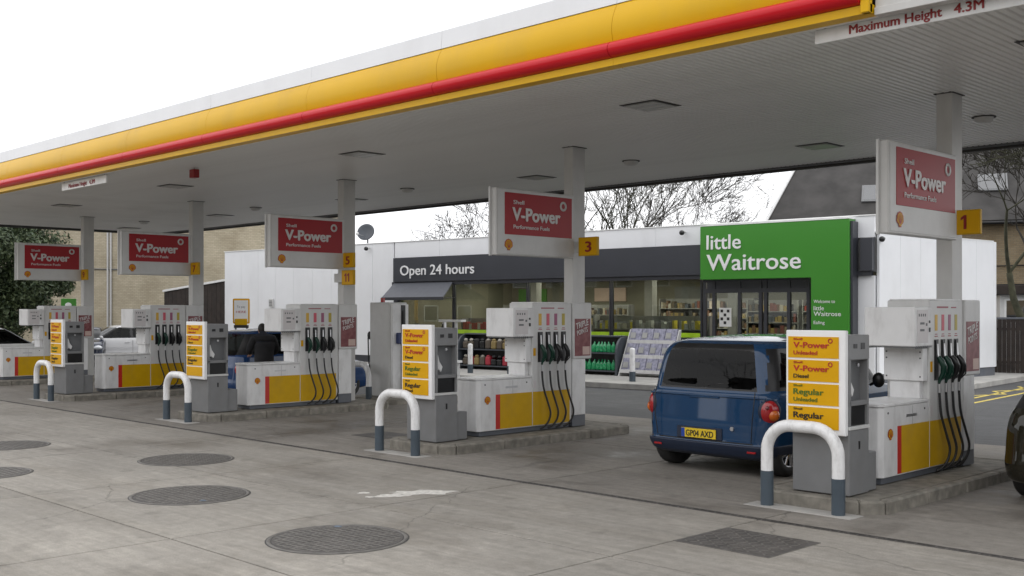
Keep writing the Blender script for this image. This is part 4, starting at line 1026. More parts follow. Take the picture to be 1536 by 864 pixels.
# ================================================================== vehicles
def cat(p0, p1, p2, p3, u): return tuple(.5 * ((2 * b) + (c - a) * u + (2 * a - 5 * b + 4 * c - d) * u * u + (3 * b - a - 3 * c + d) * u ** 3) for a, b, c, d in zip(p0, p1, p2, p3))
NR, NC, NS, NF = 42, 10, 66, 12
def ring(row, bowr=.05, bowf=.22, taper=.08):
    z, a, yr, yf, rc = row
    rc = min(rc, a * .9, (yf - yr) * .45); half = []
    for i in range(NR): x = (a - rc) * i / NR; half.append((x, yr + bowr * (x / a) ** 2))
    ye = yr + bowr * ((a - rc) / a) ** 2
    for i in range(NC): th = R(90) * i / NC; half.append((a - rc + rc * math.sin(th), ye + rc * (1 - math.cos(th))))
    yfe = yf - bowf * ((a - rc) / a) ** 2
    y0, y1 = ye + rc, yfe - rc
    for i in range(NS): half.append((a, y0 + (y1 - y0) * i / NS))
    for i in range(NC): th = R(90) * i / NC; half.append((a - rc + rc * math.cos(th), y1 + rc * math.sin(th)))
    for i in range(NF + 1): x = (a - rc) * (1 - i / NF); half.append((x, yf - bowf * (x / a) ** 2))
    L = max(.5, yf - yr); 
    half = [(x * (1 - taper * max(0, (y - 2.4) / 1.6) ** 2), y, z) for x, y in half]
    return half + [(-x, y, z) for x, y, z in half[-2:0:-1]]
def build_car(name, label, paint_m, rows, loc, rz, spec, group=None, cate='car'):
    """rows: (z, half width, rear y, front y, corner radius) from sill to roof centre"""
    t = thing(name, label, cate, loc, rz, group)
    table = []
    for i in range(len(rows) - 1):
        p = [rows[max(i - 1, 0)], rows[i], rows[i + 1], rows[min(i + 2, len(rows) - 1)]]
        for k in range(spec.get('sub', 4)): table.append(cat(*p, k / spec.get('sub', 4)))
    table.append(rows[-1])
    bm = bmesh.new(); rings = [[bm.verts.new(p) for p in ring(r, spec.get('bowr', .05), spec.get('bowf', .22), spec.get('taper', .08))] for r in table]
    n = len(rings[0]); gl = spec['glass']
    for a, b in zip(rings, rings[1:]):
        for k in range(n):
            f = bm.faces.new((a[k], a[(k + 1) % n], b[(k + 1) % n], b[k])); c = f.calc_center_median(); f.smooth = True
            side = NR + NC * .1 <= min(k, n - 1 - k) < NR + NC + NS + NC * .4; rear = min(k, n - 1 - k) < NR + 1
            f.material_index = gl(c, 'rear' if rear else ('side' if side else 'front'))
    f = bm.faces.new(rings[-1]); f.smooth = True
    f = bm.faces.new(rings[0][::-1]); f.material_index = 3
    me = bpy.data.meshes.new('car_shell'); bm.to_mesh(me); bm.free()
    names = [('body', paint_m), ('window', 'car_glass'), ('bumper', spec.get('bumper', paint_m)), ('underside', 'wheel_arch'), ('window_surround', 'black')]
    for _, m in names: me.materials.append(M[m])
    tmp = obj('shell', me)
    wr = spec.get('wr', .30)
    for wy in spec['wheels']:
        cb = MB(); hw = spec['hw']
        for sx in (-1, 1): cb.cyl((sx * (hw - .26), wy, wr), wr + .055, sx * .5, 'x', 36, 3)
        c = cb.done('cutter', ['wheel_arch'] * 4); 
        for p in c.data.polygons: p.material_index = 3
        md = tmp.modifiers.new('cut', 'BOOLEAN'); md.operation = 'DIFFERENCE'; md.object = c; md.solver = 'EXACT'
        nm = bpy.data.meshes.new_from_object(tmp.evaluated_get(bpy.context.evaluated_depsgraph_get()))
        tmp.modifiers.clear(); tmp.data = nm; bpy.data.objects.remove(c)
    me = tmp.data; bpy.data.objects.remove(tmp)
    bodyo = None
    # split window faces into connected panes
    for idx, (nm, m) in enumerate(names):
        bm = bmesh.new(); bm.from_mesh(me)
        bmesh.ops.delete(bm, geom=[f for f in bm.faces if f.material_index != idx], context='FACES')
        if not bm.faces: bm.free(); continue
        for f in bm.faces: f.material_index = 0; f.smooth = idx not in (3,)
        if idx == 1:
            left = set(bm.faces); 
            while left:
                st = [left.pop()]; isl_ = set(st)
                while st:
                    for e in st.pop().edges:
                        for g_ in e.link_faces:
                            if g_ in left: left.discard(g_); isl_.add(g_); st.append(g_)
                if len(isl_) < 4: continue
                vm = {}; b2 = bmesh.new()
                for f in isl_:
                    b2.faces.new([vm.setdefault(v, b2.verts.new(v.co)) if v in vm else vm.setdefault(v, b2.verts.new(v.co)) for v in f.verts]).smooth = True
                m2 = bpy.data.meshes.new('window'); b2.to_mesh(m2); b2.free(); m2.materials.append(M[m]); obj('window', m2, t)
            bm.free(); continue
        m2 = bpy.data.meshes.new(nm); bm.to_mesh(m2); bm.free(); m2.materials.append(M[m]); o = obj(nm, m2, t)
        if idx == 0: bodyo = o
    # wheels
    for wy in spec['wheels']:
        for sx in (-1, 1):
            xo = sx * spec['hw']; w = obj('wheel', None, t)
            x_in = xo - sx * .21
            tb = MB(); tb.lathe([(wr * .62, xo - sx * .015), (wr * .66, xo - sx * .002), (wr * .90, xo - sx * .0), (wr * .985, xo - sx * .03), (wr, xo - sx * .07), (wr, x_in + sx * .05), (wr * .97, x_in), (wr * .6, x_in), (.01, x_in + sx * .01)], (0, wy, wr), 'x', 32, cap=False)
            bpy.data.objects.remove(w)
            w = tb.done('wheel', 'tyre', t)
            rb = MB(); rb.lathe([(wr * .60, xo - sx * .11), (wr * .64, xo - sx * .03), (wr * .66, xo - sx * .008), (wr * .60, xo - sx * .012), (wr * .57, xo - sx * .06)], (0, wy, wr), 'x', 28, cap=False)
            rb.cyl((xo - sx * .05, wy, wr), wr * .16, sx * .03, 'x', 14)
            for k in range(spec.get('spokes', 7)):
                a = 2 * math.pi * k / spec.get('spokes', 7); 
                p0 = Vector((xo - sx * .03, wy + math.cos(a) * wr * .12, wr + math.sin(a) * wr * .12)); p1 = Vector((xo - sx * .022, wy + math.cos(a) * wr * .60, wr + math.sin(a) * wr * .60))
                rb.tube([p0, p1], [.028, .020], 6)
            rb.done('rim', 'alloy', w)
    # interior: seats and floor so that the windows have something behind them
    hw, yA, yB = spec['hw'] - .16, spec.get('cab', (.4, 2.4))[0], spec.get('cab', (.4, 2.4))[1]
    b = MB(); b.box(-hw, hw, yA, yB + .5, .45, .55)
    b.box(-hw, hw, yB + .35, yB + .55, .55, spec['belt'] - .05)
    b.done('cabin_floor', 'black', t)
    for yy in (yA + .55, yA + 1.35):
        for xx in (-.42, .42):
            s_ = MB(); s_.box(xx - .24, xx + .24, yy, yy + .5, .50, .68, .05, seg=2); s_.box(xx - .24, xx + .24, yy - .12, yy + .04, .60, spec['belt'] + .10, .05, seg=2); s_.box(xx - .12, xx + .12, yy - .12, yy - .03, spec['belt'] + .14, spec['belt'] + .30, .03, seg=2)
            s_.done('seat', 'mat_dark', t)
    return t
def plate(t, txt, y, z, m, w=.52, h=.115, flip=False, x=0, blue=True):
    s = -1 if not flip else 1
    b = MB(); b.box(x - w / 2, x + w / 2, min(y, y + s * .012), max(y, y + s * .012), z, z + h, .002); p = b.done('number_plate', m, t)
    rt = (1, 0, 0) if not flip else (-1, 0, 0); x0 = x - w / 2 + .075 if not flip else x + w / 2 - .075
    text(txt, w - .11, .078, (x0, y + s * .0125, z + .018), rt, Z_, 'lettering', 'black_text', p, bold=.02, depth=.002)
    if blue: q = MB(); q.box(*(sorted((x - w / 2 + .003, x - w / 2 + .055)) if not flip else sorted((x + w / 2 - .055, x + w / 2 - .003))), min(y + s * .012, y + s * .0135), max(y + s * .012, y + s * .0135), z + .003, z + h - .003); q.done('blue_band', 'plate_blue', p)
    return p

# --- deep blue MPV seen from behind
MPV = [(.20, .84, .16, 3.80, .22), (.24, .90, .06, 3.92, .22), (.30, .930, .02, 3.97, .22), (.355, .942, .00, 3.98, .22), (.385, .942, .00, 3.98, .22), (.405, .932, .04, 3.97, .21), (.62, .942, .045, 3.92, .20),
       (.78, .942, .055, 3.85, .19), (.93, .934, .065, 3.70, .19), (.985, .918, .072, 3.45, .20), (1.03, .900, .095, 3.05, .21), (1.20, .878, .120, 2.85, .22), (1.38, .845, .150, 2.62, .22), (1.50, .812, .185, 2.45, .22),
       (1.56, .780, .225, 2.35, .22), (1.602, .735, .285, 2.24, .23), (1.636, .65, .42, 2.08, .26), (1.672, .45, .72, 1.85, .3), (1.694, .20, 1.05, 1.6, .15), (1.697, .03, 1.25, 1.4, .02)]
def mpv_glass(c, where):
    z = c.z; x = abs(c.x)
    if z < .388: return 2
    if where == 'rear':
        lim = .735 - (z - 1.05) * .17
        if (x / lim) ** 9 + (abs(z - 1.285) / .235) ** 9 < 1: return 1
        if 1.03 < z < 1.592 and (x < lim + .035 or z > 1.555): return 4
    if where == 'side':
        if 1.08 < z < 1.49:
            if .34 + (z - 1.05) * .3 < c.y < 1.05 or 1.13 < c.y < 1.98 or 2.06 < c.y < 2.66 - (z - 1.05) * .5: return 1
        if 1.04 < z < 1.54 and .17 + (z - 1.05) * .25 < c.y < 2.8: return 4
    if where == 'front' and 1.09 < z < 1.52: return 1
    return 0
mpv = build_car('parked_car', 'deep blue people carrier seen from behind, plate GP04 AXD, filling up left of pump 1', 'car_blue', MPV, (-7.90, 11.12, 0), R(-1.0), dict(glass=mpv_glass, bumper='car_blue_bumper', wheels=(.54, 3.20), hw=.925, wr=.315, belt=1.02, cab=(.5, 2.3), bowr=.045, spokes=9, sub=11, taper=.12))
b = MB(); b.box(-.40, .28, .03, .055, .415, .565, .01); b.done('plate_recess', 'car_blue_bumper', mpv)
plate(mpv, 'GP04 AXD', .028, .430, 'plate_yellow', x=-.06)
for sx in (-1, 1):
    hous = MB(); rot = Matrix.Rotation(R(42 * sx), 3, 'Z')
    hous.ball((sx * .868, .166, .80), .120, .070, .145, 26, rot=rot); hous = hous.done('tail_light', 'lamp_red', mpv)
    MB().ball((sx * .862, .172, .80), .134, .066, .158, 24, rot=rot).done('lamp_surround', 'car_blue_bumper', hous)
    MB().ball((sx * .905, .180, .765), .078, .072, .078, 20, rot=rot).done('indicator', 'lamp_orange', hous)
    MB().ball((sx * .872, .116, .845), .036, .03, .036, 14, rot=rot).done('reversing_lens', 'lamp_dark_red', hous)
    MB().box(sx * .70 - .06, sx * .70 + .06, .022, .05, .30, .325, .006).done('reflector', 'lamp_red', mpv)
    MB().tube([(sx * .93, 2.45, 1.02), (sx * 1.02, 2.43, 1.06)], .02, 8).done('mirror_arm', 'black', mpv)
    MB().ball((sx * 1.06, 2.43, 1.09), .085, .06, .10, 14).done('mirror', 'black', mpv)
    MB().box(*sorted((sx * .925, sx * .945)), 1.62, 1.78, .86, .90, .008).done('door_handle', 'car_blue', mpv)
    # door gaps as thin dark recess lines
    b = MB()
    for yy in (1.09, 2.02): b.box(*sorted((sx * .925, sx * .9365)), yy - .004, yy + .004, .40, .98)
    b.done('door_gap', 'black', mpv)
    MB().box(*sorted((sx * .925, sx * .945)), .95, 2.9, .50, .56, .008).done('side_trim', 'car_blue_bumper', mpv)
b = MB()
for yy_, zz_ in ((.0, 0),):
    pts = [(-.74, .055, 1.03), (-.745, .028, .93), (-.73, .012, .70), (-.70, .030, .43)]
    b.tube(pts, .006, 5); b.tube([(-x, y, z) for x, y, z in pts], .006, 5)
pl = [(-.70 + 1.4 * k / 12, .032 + .045 * (abs(-.70 + 1.4 * k / 12) / .93) ** 2, .410) for k in range(13)]; b.tube(pl, .006, 5)
b.done('tailgate_gap', 'black', mpv)
b = MB(); pl = [(-.86 + 1.72 * k / 14, .063 + .045 * (abs(-.86 + 1.72 * k / 14) / .93) ** 2, .955) for k in range(15)]; b.tube(pl, .012, 6); b.done('shoulder_ridge', 'car_blue', mpv)
MB().cyl((.42, .065, .575), .026, -.03, 'y', 14).done('tailgate_lock', 'alloy', mpv)
MB().tube([(0, .115, 1.06), (.05, .10, 1.09), (.42, .135, 1.12)], .009, 6).done('rear_wiper', 'black', mpv)
MB().box(-.22, .22, .05, .10, .925, .945, .006).done('tailgate_grip', 'car_blue', mpv)
b = MB(); 
for k in range(9): b.box(-.33 + k * .075, -.29 + k * .075, .066, .074, .735, .765, .002)
b.done('raised_badge', 'car_blue', mpv)
MB().box(-.16, .16, .33, .36, 1.535, 1.555, .004).done('brake_light', 'lamp_red', mpv)
for sx in (-1, 1): MB().tube([(sx * .66, .45, 1.60), (sx * .665, .9, 1.635), (sx * .66, 1.7, 1.635), (sx * .65, 2.15, 1.59)], .012, 6).done('roof_strip', 'black', mpv)

# --- generic hatchback rows
def hatch_rows(L=3.9, W=.86, H=1.45, bonnet=.95, belt=.93):
    return [(.20, W * .90, .14, L - .16, .22), (.25, W * .97, .05, L - .04, .25), (.40, W, .0, L, .28), (.52, W, .02, L - .01, .28), (.66, W * 1.0, .04, L - .05, .28), (.78, W * .99, .05, L - .14, .28), (.86, W * .975, .08, L - .42, .26),
            (belt, W * .95, .11, L - .85, .24), (belt + .05, W * .92, .15, L - 1.12, .22), (belt + .20, W * .86, .26, L - 1.42, .22), (H - .14, W * .77, .42, L - 1.78, .2), (H - .07, W * .72, .52, L - 1.95, .2), (H - .03, W * .62, .70, L - 2.1, .2), (H - .005, W * .38, 1.0, L - 2.35, .2), (H, W * .05, 1.35, L - 2.5, .03)]
def hatch_glass(belt, H, L):
    def f(c, where):
        z = c.z
        if where == 'rear' and belt + .04 < z < H - .10 and abs(c.x) < .58: return 1
        if where == 'side' and belt + .05 < z < H - .10:
            if .45 + (z - belt) * .5 < c.y < L * .36 or L * .385 < c.y < L - 1.22 - (z - belt) * .85: return 1
            if c.y < L - 1.15 - (z - belt) * .8: return 4
        if where == 'front' and belt + .06 < z < H - .10 and c.y > L / 2: return 1
        return 0
    return f
def hatch(label, pm, loc, rz, L=3.9, W=.86, H=1.45, bonnet=.95, group=None, name='parked_car', lamps=True):
    b_ = .93 if H < 1.55 else 1.0
    t = build_car(name, label, pm, hatch_rows(L, W, H, belt=b_), loc, rz, dict(glass=hatch_glass(b_, H, L), wheels=(.66, L - .78), hw=W - .02, wr=.30, belt=b_, cab=(.6, L - 1.6), sub=4), group)
    for sx in (-1, 1):
        if lamps: MB().ball((sx * (W - .10), .14, .74), .10, .07, .12, 14).done('tail_light', 'lamp_red', t)
        MB().ball((sx * (W - .20), L - .20, .66), .16, .14, .085, 14, rot=Matrix.Rotation(R(-25 * sx), 3, 'Z')).done('headlight', 'lamp_clear', t)
        MB().ball((sx * (W + .07), L - 1.35, b_ + .07), .09, .06, .07, 12).done('mirror', pm, t)
        b = MB()
        for yy in (L * .37, L * .37 + 1.0): b.box(*sorted((sx * (W - .006), sx * (W + .002))), yy - .004, yy + .004, .35, .90)
        b.done('door_gap', 'black', t)
        MB().box(*sorted((sx * (W - .005), sx * (W + .015))), L * .40, L * .40 + .16, .80, .83, .006).done('door_handle', pm, t)
    MB().box(-.45, .45, L - .03, L + .004, .36, .50, .01).done('grille', 'black', t)
    plate(t, '', L + .006, .38, 'plate_white', flip=True) if 0 else MB().box(-.26, .26, L + .004, L + .016, .38, .49, .002).done('number_plate', 'plate_white', t)
    MB().box(-.26, .26, -.012, .01, .50, .61, .002).done('number_plate', 'plate_yellow', t)
    return t
hatch('blue car standing behind the number 5 pump beside a person in a dark coat', 'car_blue2', (-21.42, 12.15, 0), 0, L=3.8, W=.85, H=1.60)
hatch('dark olive car cut off by the right edge of the photo', 'car_brown', (-3.66, 11.60, 0), R(0), L=4.1, W=.88, H=1.5, lamps=False)
hatch('silver hatchback parked beyond the number 7 pump near the pale brick wall', 'car_silver', (-39.8, 20.4, 0), R(172), L=4.0, H=1.47)
hatch('dark blue car with clear headlights facing the camera beyond the leftmost column', 'car_navy', (-42.4, 18.5, 0), R(-118), L=4.2, H=1.40)
hatch('white car parked at the left edge behind the number 9 pump', 'car_white', (-33.2, 9.75, 0), R(0), L=4.1, H=1.56)
hatch('black car parked under the tree at the far left', 'car_brown', (-46.5, 13.6, 0), R(30), L=4.2, H=1.5)

# ================================================================== person in a dark coat, filling the blue car
def skin_mesh(verts, edges, radii, sub=2, root=0):
    me = bpy.data.meshes.new('tmp'); me.from_pydata([Vector(v) for v in verts], edges, [])
    o = bpy.data.objects.new('tmp', me); COL.objects.link(o)
    o.modifiers.new('skin', 'SKIN'); 
    for i, r in enumerate(radii): me.skin_vertices[0].data[i].radius = r if isinstance(r, tuple) else (r, r)
    me.skin_vertices[0].data[root].use_root = True
    ss = o.modifiers.new('sub', 'SUBSURF'); ss.levels = sub; ss.render_levels = sub
    nm = bpy.data.meshes.new_from_object(o.evaluated_get(bpy.context.evaluated_depsgraph_get())); bpy.data.objects.remove(o)
    for p in nm.polygons: p.use_smooth = True
    return nm
PX_, PY_ = -19.75, 12.35
per = thing('person', 'person in a dark hooded coat bending toward the blue car behind the number 5 pump', 'person', (PX_, PY_, 0), R(70))
# faces local +Y
V = [(0, 0, .98), (0, .02, 1.14), (0, .05, 1.30), (0, .09, 1.44), (0, .13, 1.52), (0, .17, 1.60),
     (.10, 0, .90), (.11, .02, .50), (.11, -.02, .09), (.12, .14, .04), (-.10, 0, .90), (-.11, -.03, .50), (-.11, -.06, .09), (-.12, .10, .04),
     (.18, .09, 1.43), (.27, .14, 1.20), (.22, .34, 1.08), (-.18, .09, 1.43), (-.27, .10, 1.20), (-.22, .32, 1.10)]
Eg = [(0, 1), (1, 2), (2, 3), (3, 4), (4, 5), (0, 6), (6, 7), (7, 8), (8, 9), (0, 10), (10, 11), (11, 12), (12, 13), (3, 14), (14, 15), (15, 16), (3, 17), (17, 18), (18, 19)]
rad = [(.17, .13), (.16, .12), (.18, .13), (.17, .11), .06, .055, .10, .07, .05, .045, .10, .07, .05, .045, .075, .055, .042, .075, .055, .042]
bm_ = skin_mesh(V, Eg, rad); bm_.materials.append(M['trouser']); obj('body', bm_, per)
Vc = [(0, 0, .80), (0, 0, 1.0), (0, .03, 1.18), (0, .06, 1.34), (0, .10, 1.46), (.19, .09, 1.42), (.29, .13, 1.20), (.25, .30, 1.09), (-.19, .09, 1.42), (-.29, .09, 1.20), (-.25, .28, 1.11)]
ec = [(0, 1), (1, 2), (2, 3), (3, 4), (4, 5), (5, 6), (6, 7), (4, 8), (8, 9), (9, 10)]
cm = skin_mesh(Vc, ec, [(.23, .18), (.22, .17), (.21, .16), (.22, .16), (.16, .12), .095, .078, .062, .095, .078, .062]); cm.materials.append(M['coat_dark']); obj('coat', cm, per)
hm = MB(); hm.ball((0, .22, 1.60), .078, .095, .115, 18, rot=Matrix.Rotation(R(-25), 3, 'X')); hm.ball((0, .318, 1.575), .012, .02, .018, 8)
for sx in (-1, 1): hm.ball((sx * .078, .21, 1.60), .012, .02, .03, 8)
hd = hm.done('head', 'skin', per)
hb = MB(); hb.ball((0, .195, 1.625), .088, .10, .115, 18, rot=Matrix.Rotation(R(-25), 3, 'X')); hb.done('hair', 'hair', hd)
for sx in (-1, 1): MB().ball((sx * .03, .308, 1.61), .010, .008, .007, 8).done('eye', 'black', hd)
MB().box(-.022, .022, .300, .306, 1.535, 1.541, .001).done('mouth', 'red_text', hd)
for sx in (-1, 1):
    vs = [(sx * .225, .33, 1.085), (sx * .225, .40, 1.06)]; es = [(0, 1)]; rr = [.030, (.038, .018)]
    for k, ln in enumerate((.060, .070, .066, .052)):
        x = sx * .225 + (k - 1.5) * .018; b0 = len(vs); vs += [(x, .415, 1.055), (x, .415 + ln * .6, 1.045), (x, .415 + ln * .85, 1.02)]; es += [(1, b0), (b0, b0 + 1), (b0 + 1, b0 + 2)]; rr += [.009, .008, .007]
    b0 = len(vs); vs += [(sx * .195, .37, 1.07), (sx * .175, .40, 1.055)]; es += [(0, b0), (b0, b0 + 1)]; rr += [.012, .009]
    h_ = skin_mesh(vs, es, rr, 1); h_.materials.append(M['skin']); obj('hand', h_, per)
for sx in (-1, 1): MB().ball((sx * .115, .06 if sx > 0 else .02, .05), .05, .14, .05, 12).done('shoe', 'black', per)

# ================================================================== trees
def bare_tree(label, loc, seed, H=11, tr=.2, lean=(0, 0), depth=6, spread=.55, m='bark', stems=1, tw=.006, group=None, first=.28, h2=.72, name='bare_tree'):
    rnd = random.Random(seed); t = thing(name, label, 'tree', loc, 0, group); parts = [MB(), MB()]
    def grow(p, d, L, r, lv):
        n = 4 if lv < 3 else 3; pts = [p]; rs = [r]; q = p.copy(); dd = d.copy(); r1 = max(tw * .6, r * .62)
        for i in range(n):
            dd = (dd + Vector((rnd.gauss(0, .10), rnd.gauss(0, .10), rnd.gauss(.03, .05)))).normalized(); q = q + dd * (L / n); pts.append(q.copy()); rs.append(r + (r1 - r) * (i + 1) / n)
        parts[0 if lv < 2 else 1].tube(pts, rs, 8 if lv < 1 else (5 if lv < 3 else 3), cap=False)
        if lv >= depth: return
        k = rnd.choice((2, 3, 3)) if lv < 3 else rnd.choice((2, 3, 3, 4))
        for j in range(k):
            a = rnd.uniform(0, 2 * math.pi); s = spread * rnd.uniform(.5, 1.35); u = dd.orthogonal().normalized(); w = dd.cross(u)
            nd = (dd * math.cos(s) + (u * math.cos(a) + w * math.sin(a)) * math.sin(s)).normalized(); nd.z += .05; nd.normalize()
            at = len(pts) - 1 if j < 2 else rnd.randint(1, len(pts) - 1)
            grow(pts[at].copy(), nd, L * rnd.uniform(.62, .86), max(tw, rs[at] * rnd.uniform(.5, .72)), lv + 1)
    for s_ in range(stems):
        grow(Vector((rnd.uniform(-.4, .4) * (stems > 1), rnd.uniform(-.4, .4) * (stems > 1), -.1)), Vector((lean[0] + rnd.gauss(0, .12) * (stems > 1), lean[1] + rnd.gauss(0, .12) * (stems > 1), 1)).normalized(), H * first, tr, 0)
    parts[0].done('trunk', m, t); o = parts[1].done('crown', m, t); o['kind'] = 'stuff'
    return t
FW = (-0.7097, 0.7045); RT = (0.7045, 0.7097)
def cam_xy(px, D): r = (px - 768) / 1640 * D; return (FW[0] * D + RT[0] * r, FW[1] * D + RT[1] * r)
def at(px, D, z=0): x, y = cam_xy(px, D); return (x, y, z)
bare_tree('bare multi stemmed tree behind the shop, right of the number 3 column', at(925, 52), 11, H=10.2, tr=.16, stems=4, first=.37, spread=.46, m='bark_green', tw=.012, depth=6)
bare_tree('bare tree just behind the number 3 column above the shop roof', at(893, 50), 5, H=10, tr=.15, stems=2, first=.38, spread=.4, tw=.012)
bare_tree('bare slender tree with low spreading twigs left of the slate roof', at(1010, 55), 23, H=10, tr=.15, stems=3, first=.30, spread=.6, tw=.010, depth=6)
bare_tree('small bare tree with thin twigs behind the shop near the slate roof verge', at(1085, 60), 31, H=8.5, tr=.10, stems=2, first=.36, spread=.5, tw=.008, depth=5)
bare_tree('bare tree behind the shop left of the number 3 hanging sign', at(715, 58), 47, H=8.5, tr=.12, stems=2, first=.34, spread=.66, tw=.013, depth=6)
bare_tree('large bare tree with leaning trunk before the slate roofed house', at(1556, 37), 8, H=13, tr=.17, lean=(-.30, -.18), stems=1, first=.27, spread=.66, depth=8, m='bark_green', tw=.016)
bare_tree('bare tree rising beyond the right edge, its twigs crossing the slate roof', at(1590, 39), 18, H=12, tr=.16, stems=3, first=.28, spread=.66, depth=7, tw=.016)
# evergreen
def leafy(label, loc, seed, cz, rx, rz_, n=17000, ls=.15):
    rnd = random.Random(seed); t = thing('evergreen_tree', label, 'tree', loc)
    tk = MB(); tk.tube([(0, 0, -.1), (.1, 0, 1.2), (.0, .1, 2.6), (.1, .1, 4.6)], [.24, .19, .15, .06], 10)
    blobs = []
    for k in range(46):
        a = rnd.uniform(0, 6.283); u = rnd.uniform(-1, 1); rr = rnd.uniform(.35, .95); s = math.sqrt(1 - u * u)
        c = Vector((math.cos(a) * s * rx * rr, math.sin(a) * s * rx * rr, cz + u * rz_ * rr)); blobs.append((c, rnd.uniform(.45, .95)))
        if k < 16: tk.tube([(0, 0, min(3.5, max(1.2, c.z - 1.2))), c * .5 + Vector((0, 0, cz * .25)), c], [.08, .05, .02], 5)
    tk.done('trunk', 'bark', t)
    vs, fs = [], []
    for i in range(n):
        c, r = blobs[i % len(blobs)]
        d = Vector((rnd.gauss(0, 1), rnd.gauss(0, 1), rnd.gauss(0, 1))).normalized() * r * rnd.uniform(.45, 1.1)
        p = c + d; nrm = (d.normalized() + Vector((rnd.gauss(0, .5), rnd.gauss(0, .5), rnd.gauss(.2, .5)))).normalized()
        u = nrm.orthogonal().normalized(); w = nrm.cross(u); an = rnd.uniform(0, 6.28); u, w = u * math.cos(an) + w * math.sin(an), w * math.cos(an) - u * math.sin(an)
        l = ls * rnd.uniform(.6, 1.2); b0 = len(vs)
        vs += [p - u * l * .5, p + w * l * .22 + nrm * .01, p + u * l * .5, p - w * l * .22 + nrm * .01]; fs.append((b0, b0 + 1, b0 + 2, b0 + 3))
    me = bpy.data.meshes.new('crown'); me.from_pydata(vs, [], fs); me.materials.append(M['leaf']); o = obj('crown', me, t); o['kind'] = 'stuff'
leafy('dark leafy evergreen tree at the left edge before the pale brick wall', at(8, 40), 4, 3.9, 2.5, 2.7, n=46000, ls=.17)
leafy('second dark evergreen tree beyond the left edge', at(-95, 44), 9, 3.7, 2.7, 2.5, n=20000, ls=.18)

# ================================================================== buildings around
# pale brick building, far left
bx, by = cam_xy(-120, 58); ex, ey = cam_xy(392, 50.8)
ln = math.hypot(ex - bx, ey - by); an = math.atan2(ey - by, ex - bx)
t = thing('brick_building', 'tall windowless pale brick building behind the left half of the forecourt', 'building', (bx, by, 0), an)
MB().box(0, ln, 0, 9, -.1, 7.7).done('wall', 'brick_pale', t)
MB().box(-.1, ln + .12, -.12, 9.1, 7.7, 7.95, .02).done('coping', 'kerb_light', t)
for xx in (ln * .585, ln * .594): MB().tube([(xx, -.06, .1), (xx, -.06, 6.0)], .05, 8).done('drainpipe', 'column', t)
MB().tube([(ln * .42, -.05, 4.15), (ln * .72, -.05, 3.95)], .03, 6).done('cable', 'kiosk_dark', t)
b = MB(); b.box(ln * .30, ln * .30 + .5, -.35, 0, 3.9, 4.15, .03); b.done('wall_lamp', 'kiosk_dark', t)
# dark shed with white sloped trim
sx_, sy_ = cam_xy(247, 48); ex, ey = cam_xy(339, 46); ln = math.hypot(ex - sx_, ey - sy_); an = math.atan2(ey - sy_, ex - sx_)
t = thing('timber_shed', 'dark timber lean-to with white sloping top edge left of the white wall', 'shed', (sx_, sy_, 0), an)
z0_, z1_ = 2.82, 3.25
nn = 14
for i in range(nn):
    a, b_ = ln * i / nn, ln * (i + 1) / nn
    MB().prism([(a + .006, 0), (b_ - .006, 0), (b_ - .006, z0_ + (z1_ - z0_) * b_ / ln), (a + .006, z0_ + (z1_ - z0_) * a / ln)], 'y', -.03, 0).done('board', 'fence_brown', t)
MB().prism([(0, 0), (ln, 0), (ln, z1_ - .02), (0, z0_ - .02)], 'y', .005, 2.5).done('wall', 'fence_brown', t)
MB().prism([(-.05, z0_), (ln + .05, z1_), (ln + .05, z1_ + .09), (-.05, z0_ + .09)], 'y', -.08, 2.6).done('roof_edge', 'trim_white', t)
# yellow framed sign and small green sign
x, y = cam_xy(362, 38)
t = thing('framed_sign', 'yellow framed white notice standing before the white wall behind the blue car', 'sign', (x, y, 0), R(40))
MB().box(-.30, .30, -.02, .02, 1.55, 2.42, .03).done('frame', 'yellow_sign', t); MB().box(-.25, .25, -.028, -.018, 1.60, 2.36, .01).done('notice', 'white_text', t)
text('To pay', .30, .08, (-.15, -.030, 2.10), X_, Z_, 'lettering', 'kiosk_grey', t, depth=.002); text('HERE', .36, .08, (-.18, -.030, 1.92), X_, Z_, 'lettering', 'red_text', t, depth=.002)
MB().box(-.22, .22, -.06, -.02, 1.50, 1.72, .01).done('base_label', 'yellow_dirty', t); MB().box(-.25, .25, -.05, .05, 1.40, 1.5).done('base_bar', 'black', t)
for s_ in (-.2, .2): MB().box(s_ - .025, s_ + .025, -.025, .025, 0, 1.5).done('post', 'grey_plastic', t)
x, y = cam_xy(103, 38)
t = thing('green_sign', 'small green and white sign on a post far left behind the number 9 pump', 'sign', (x, y, 0), R(42))
MB().box(-.27, .27, -.02, .02, 2.1, 2.42, .01).done('panel', 'green_sign', t); MB().ball((0, -.02, 2.2), .12, .01, .08, 14).done('white_mark', 'white_text', t); MB().box(-.03, .03, -.0, .04, 0, 2.1).done('post', 'grey_plastic', t)
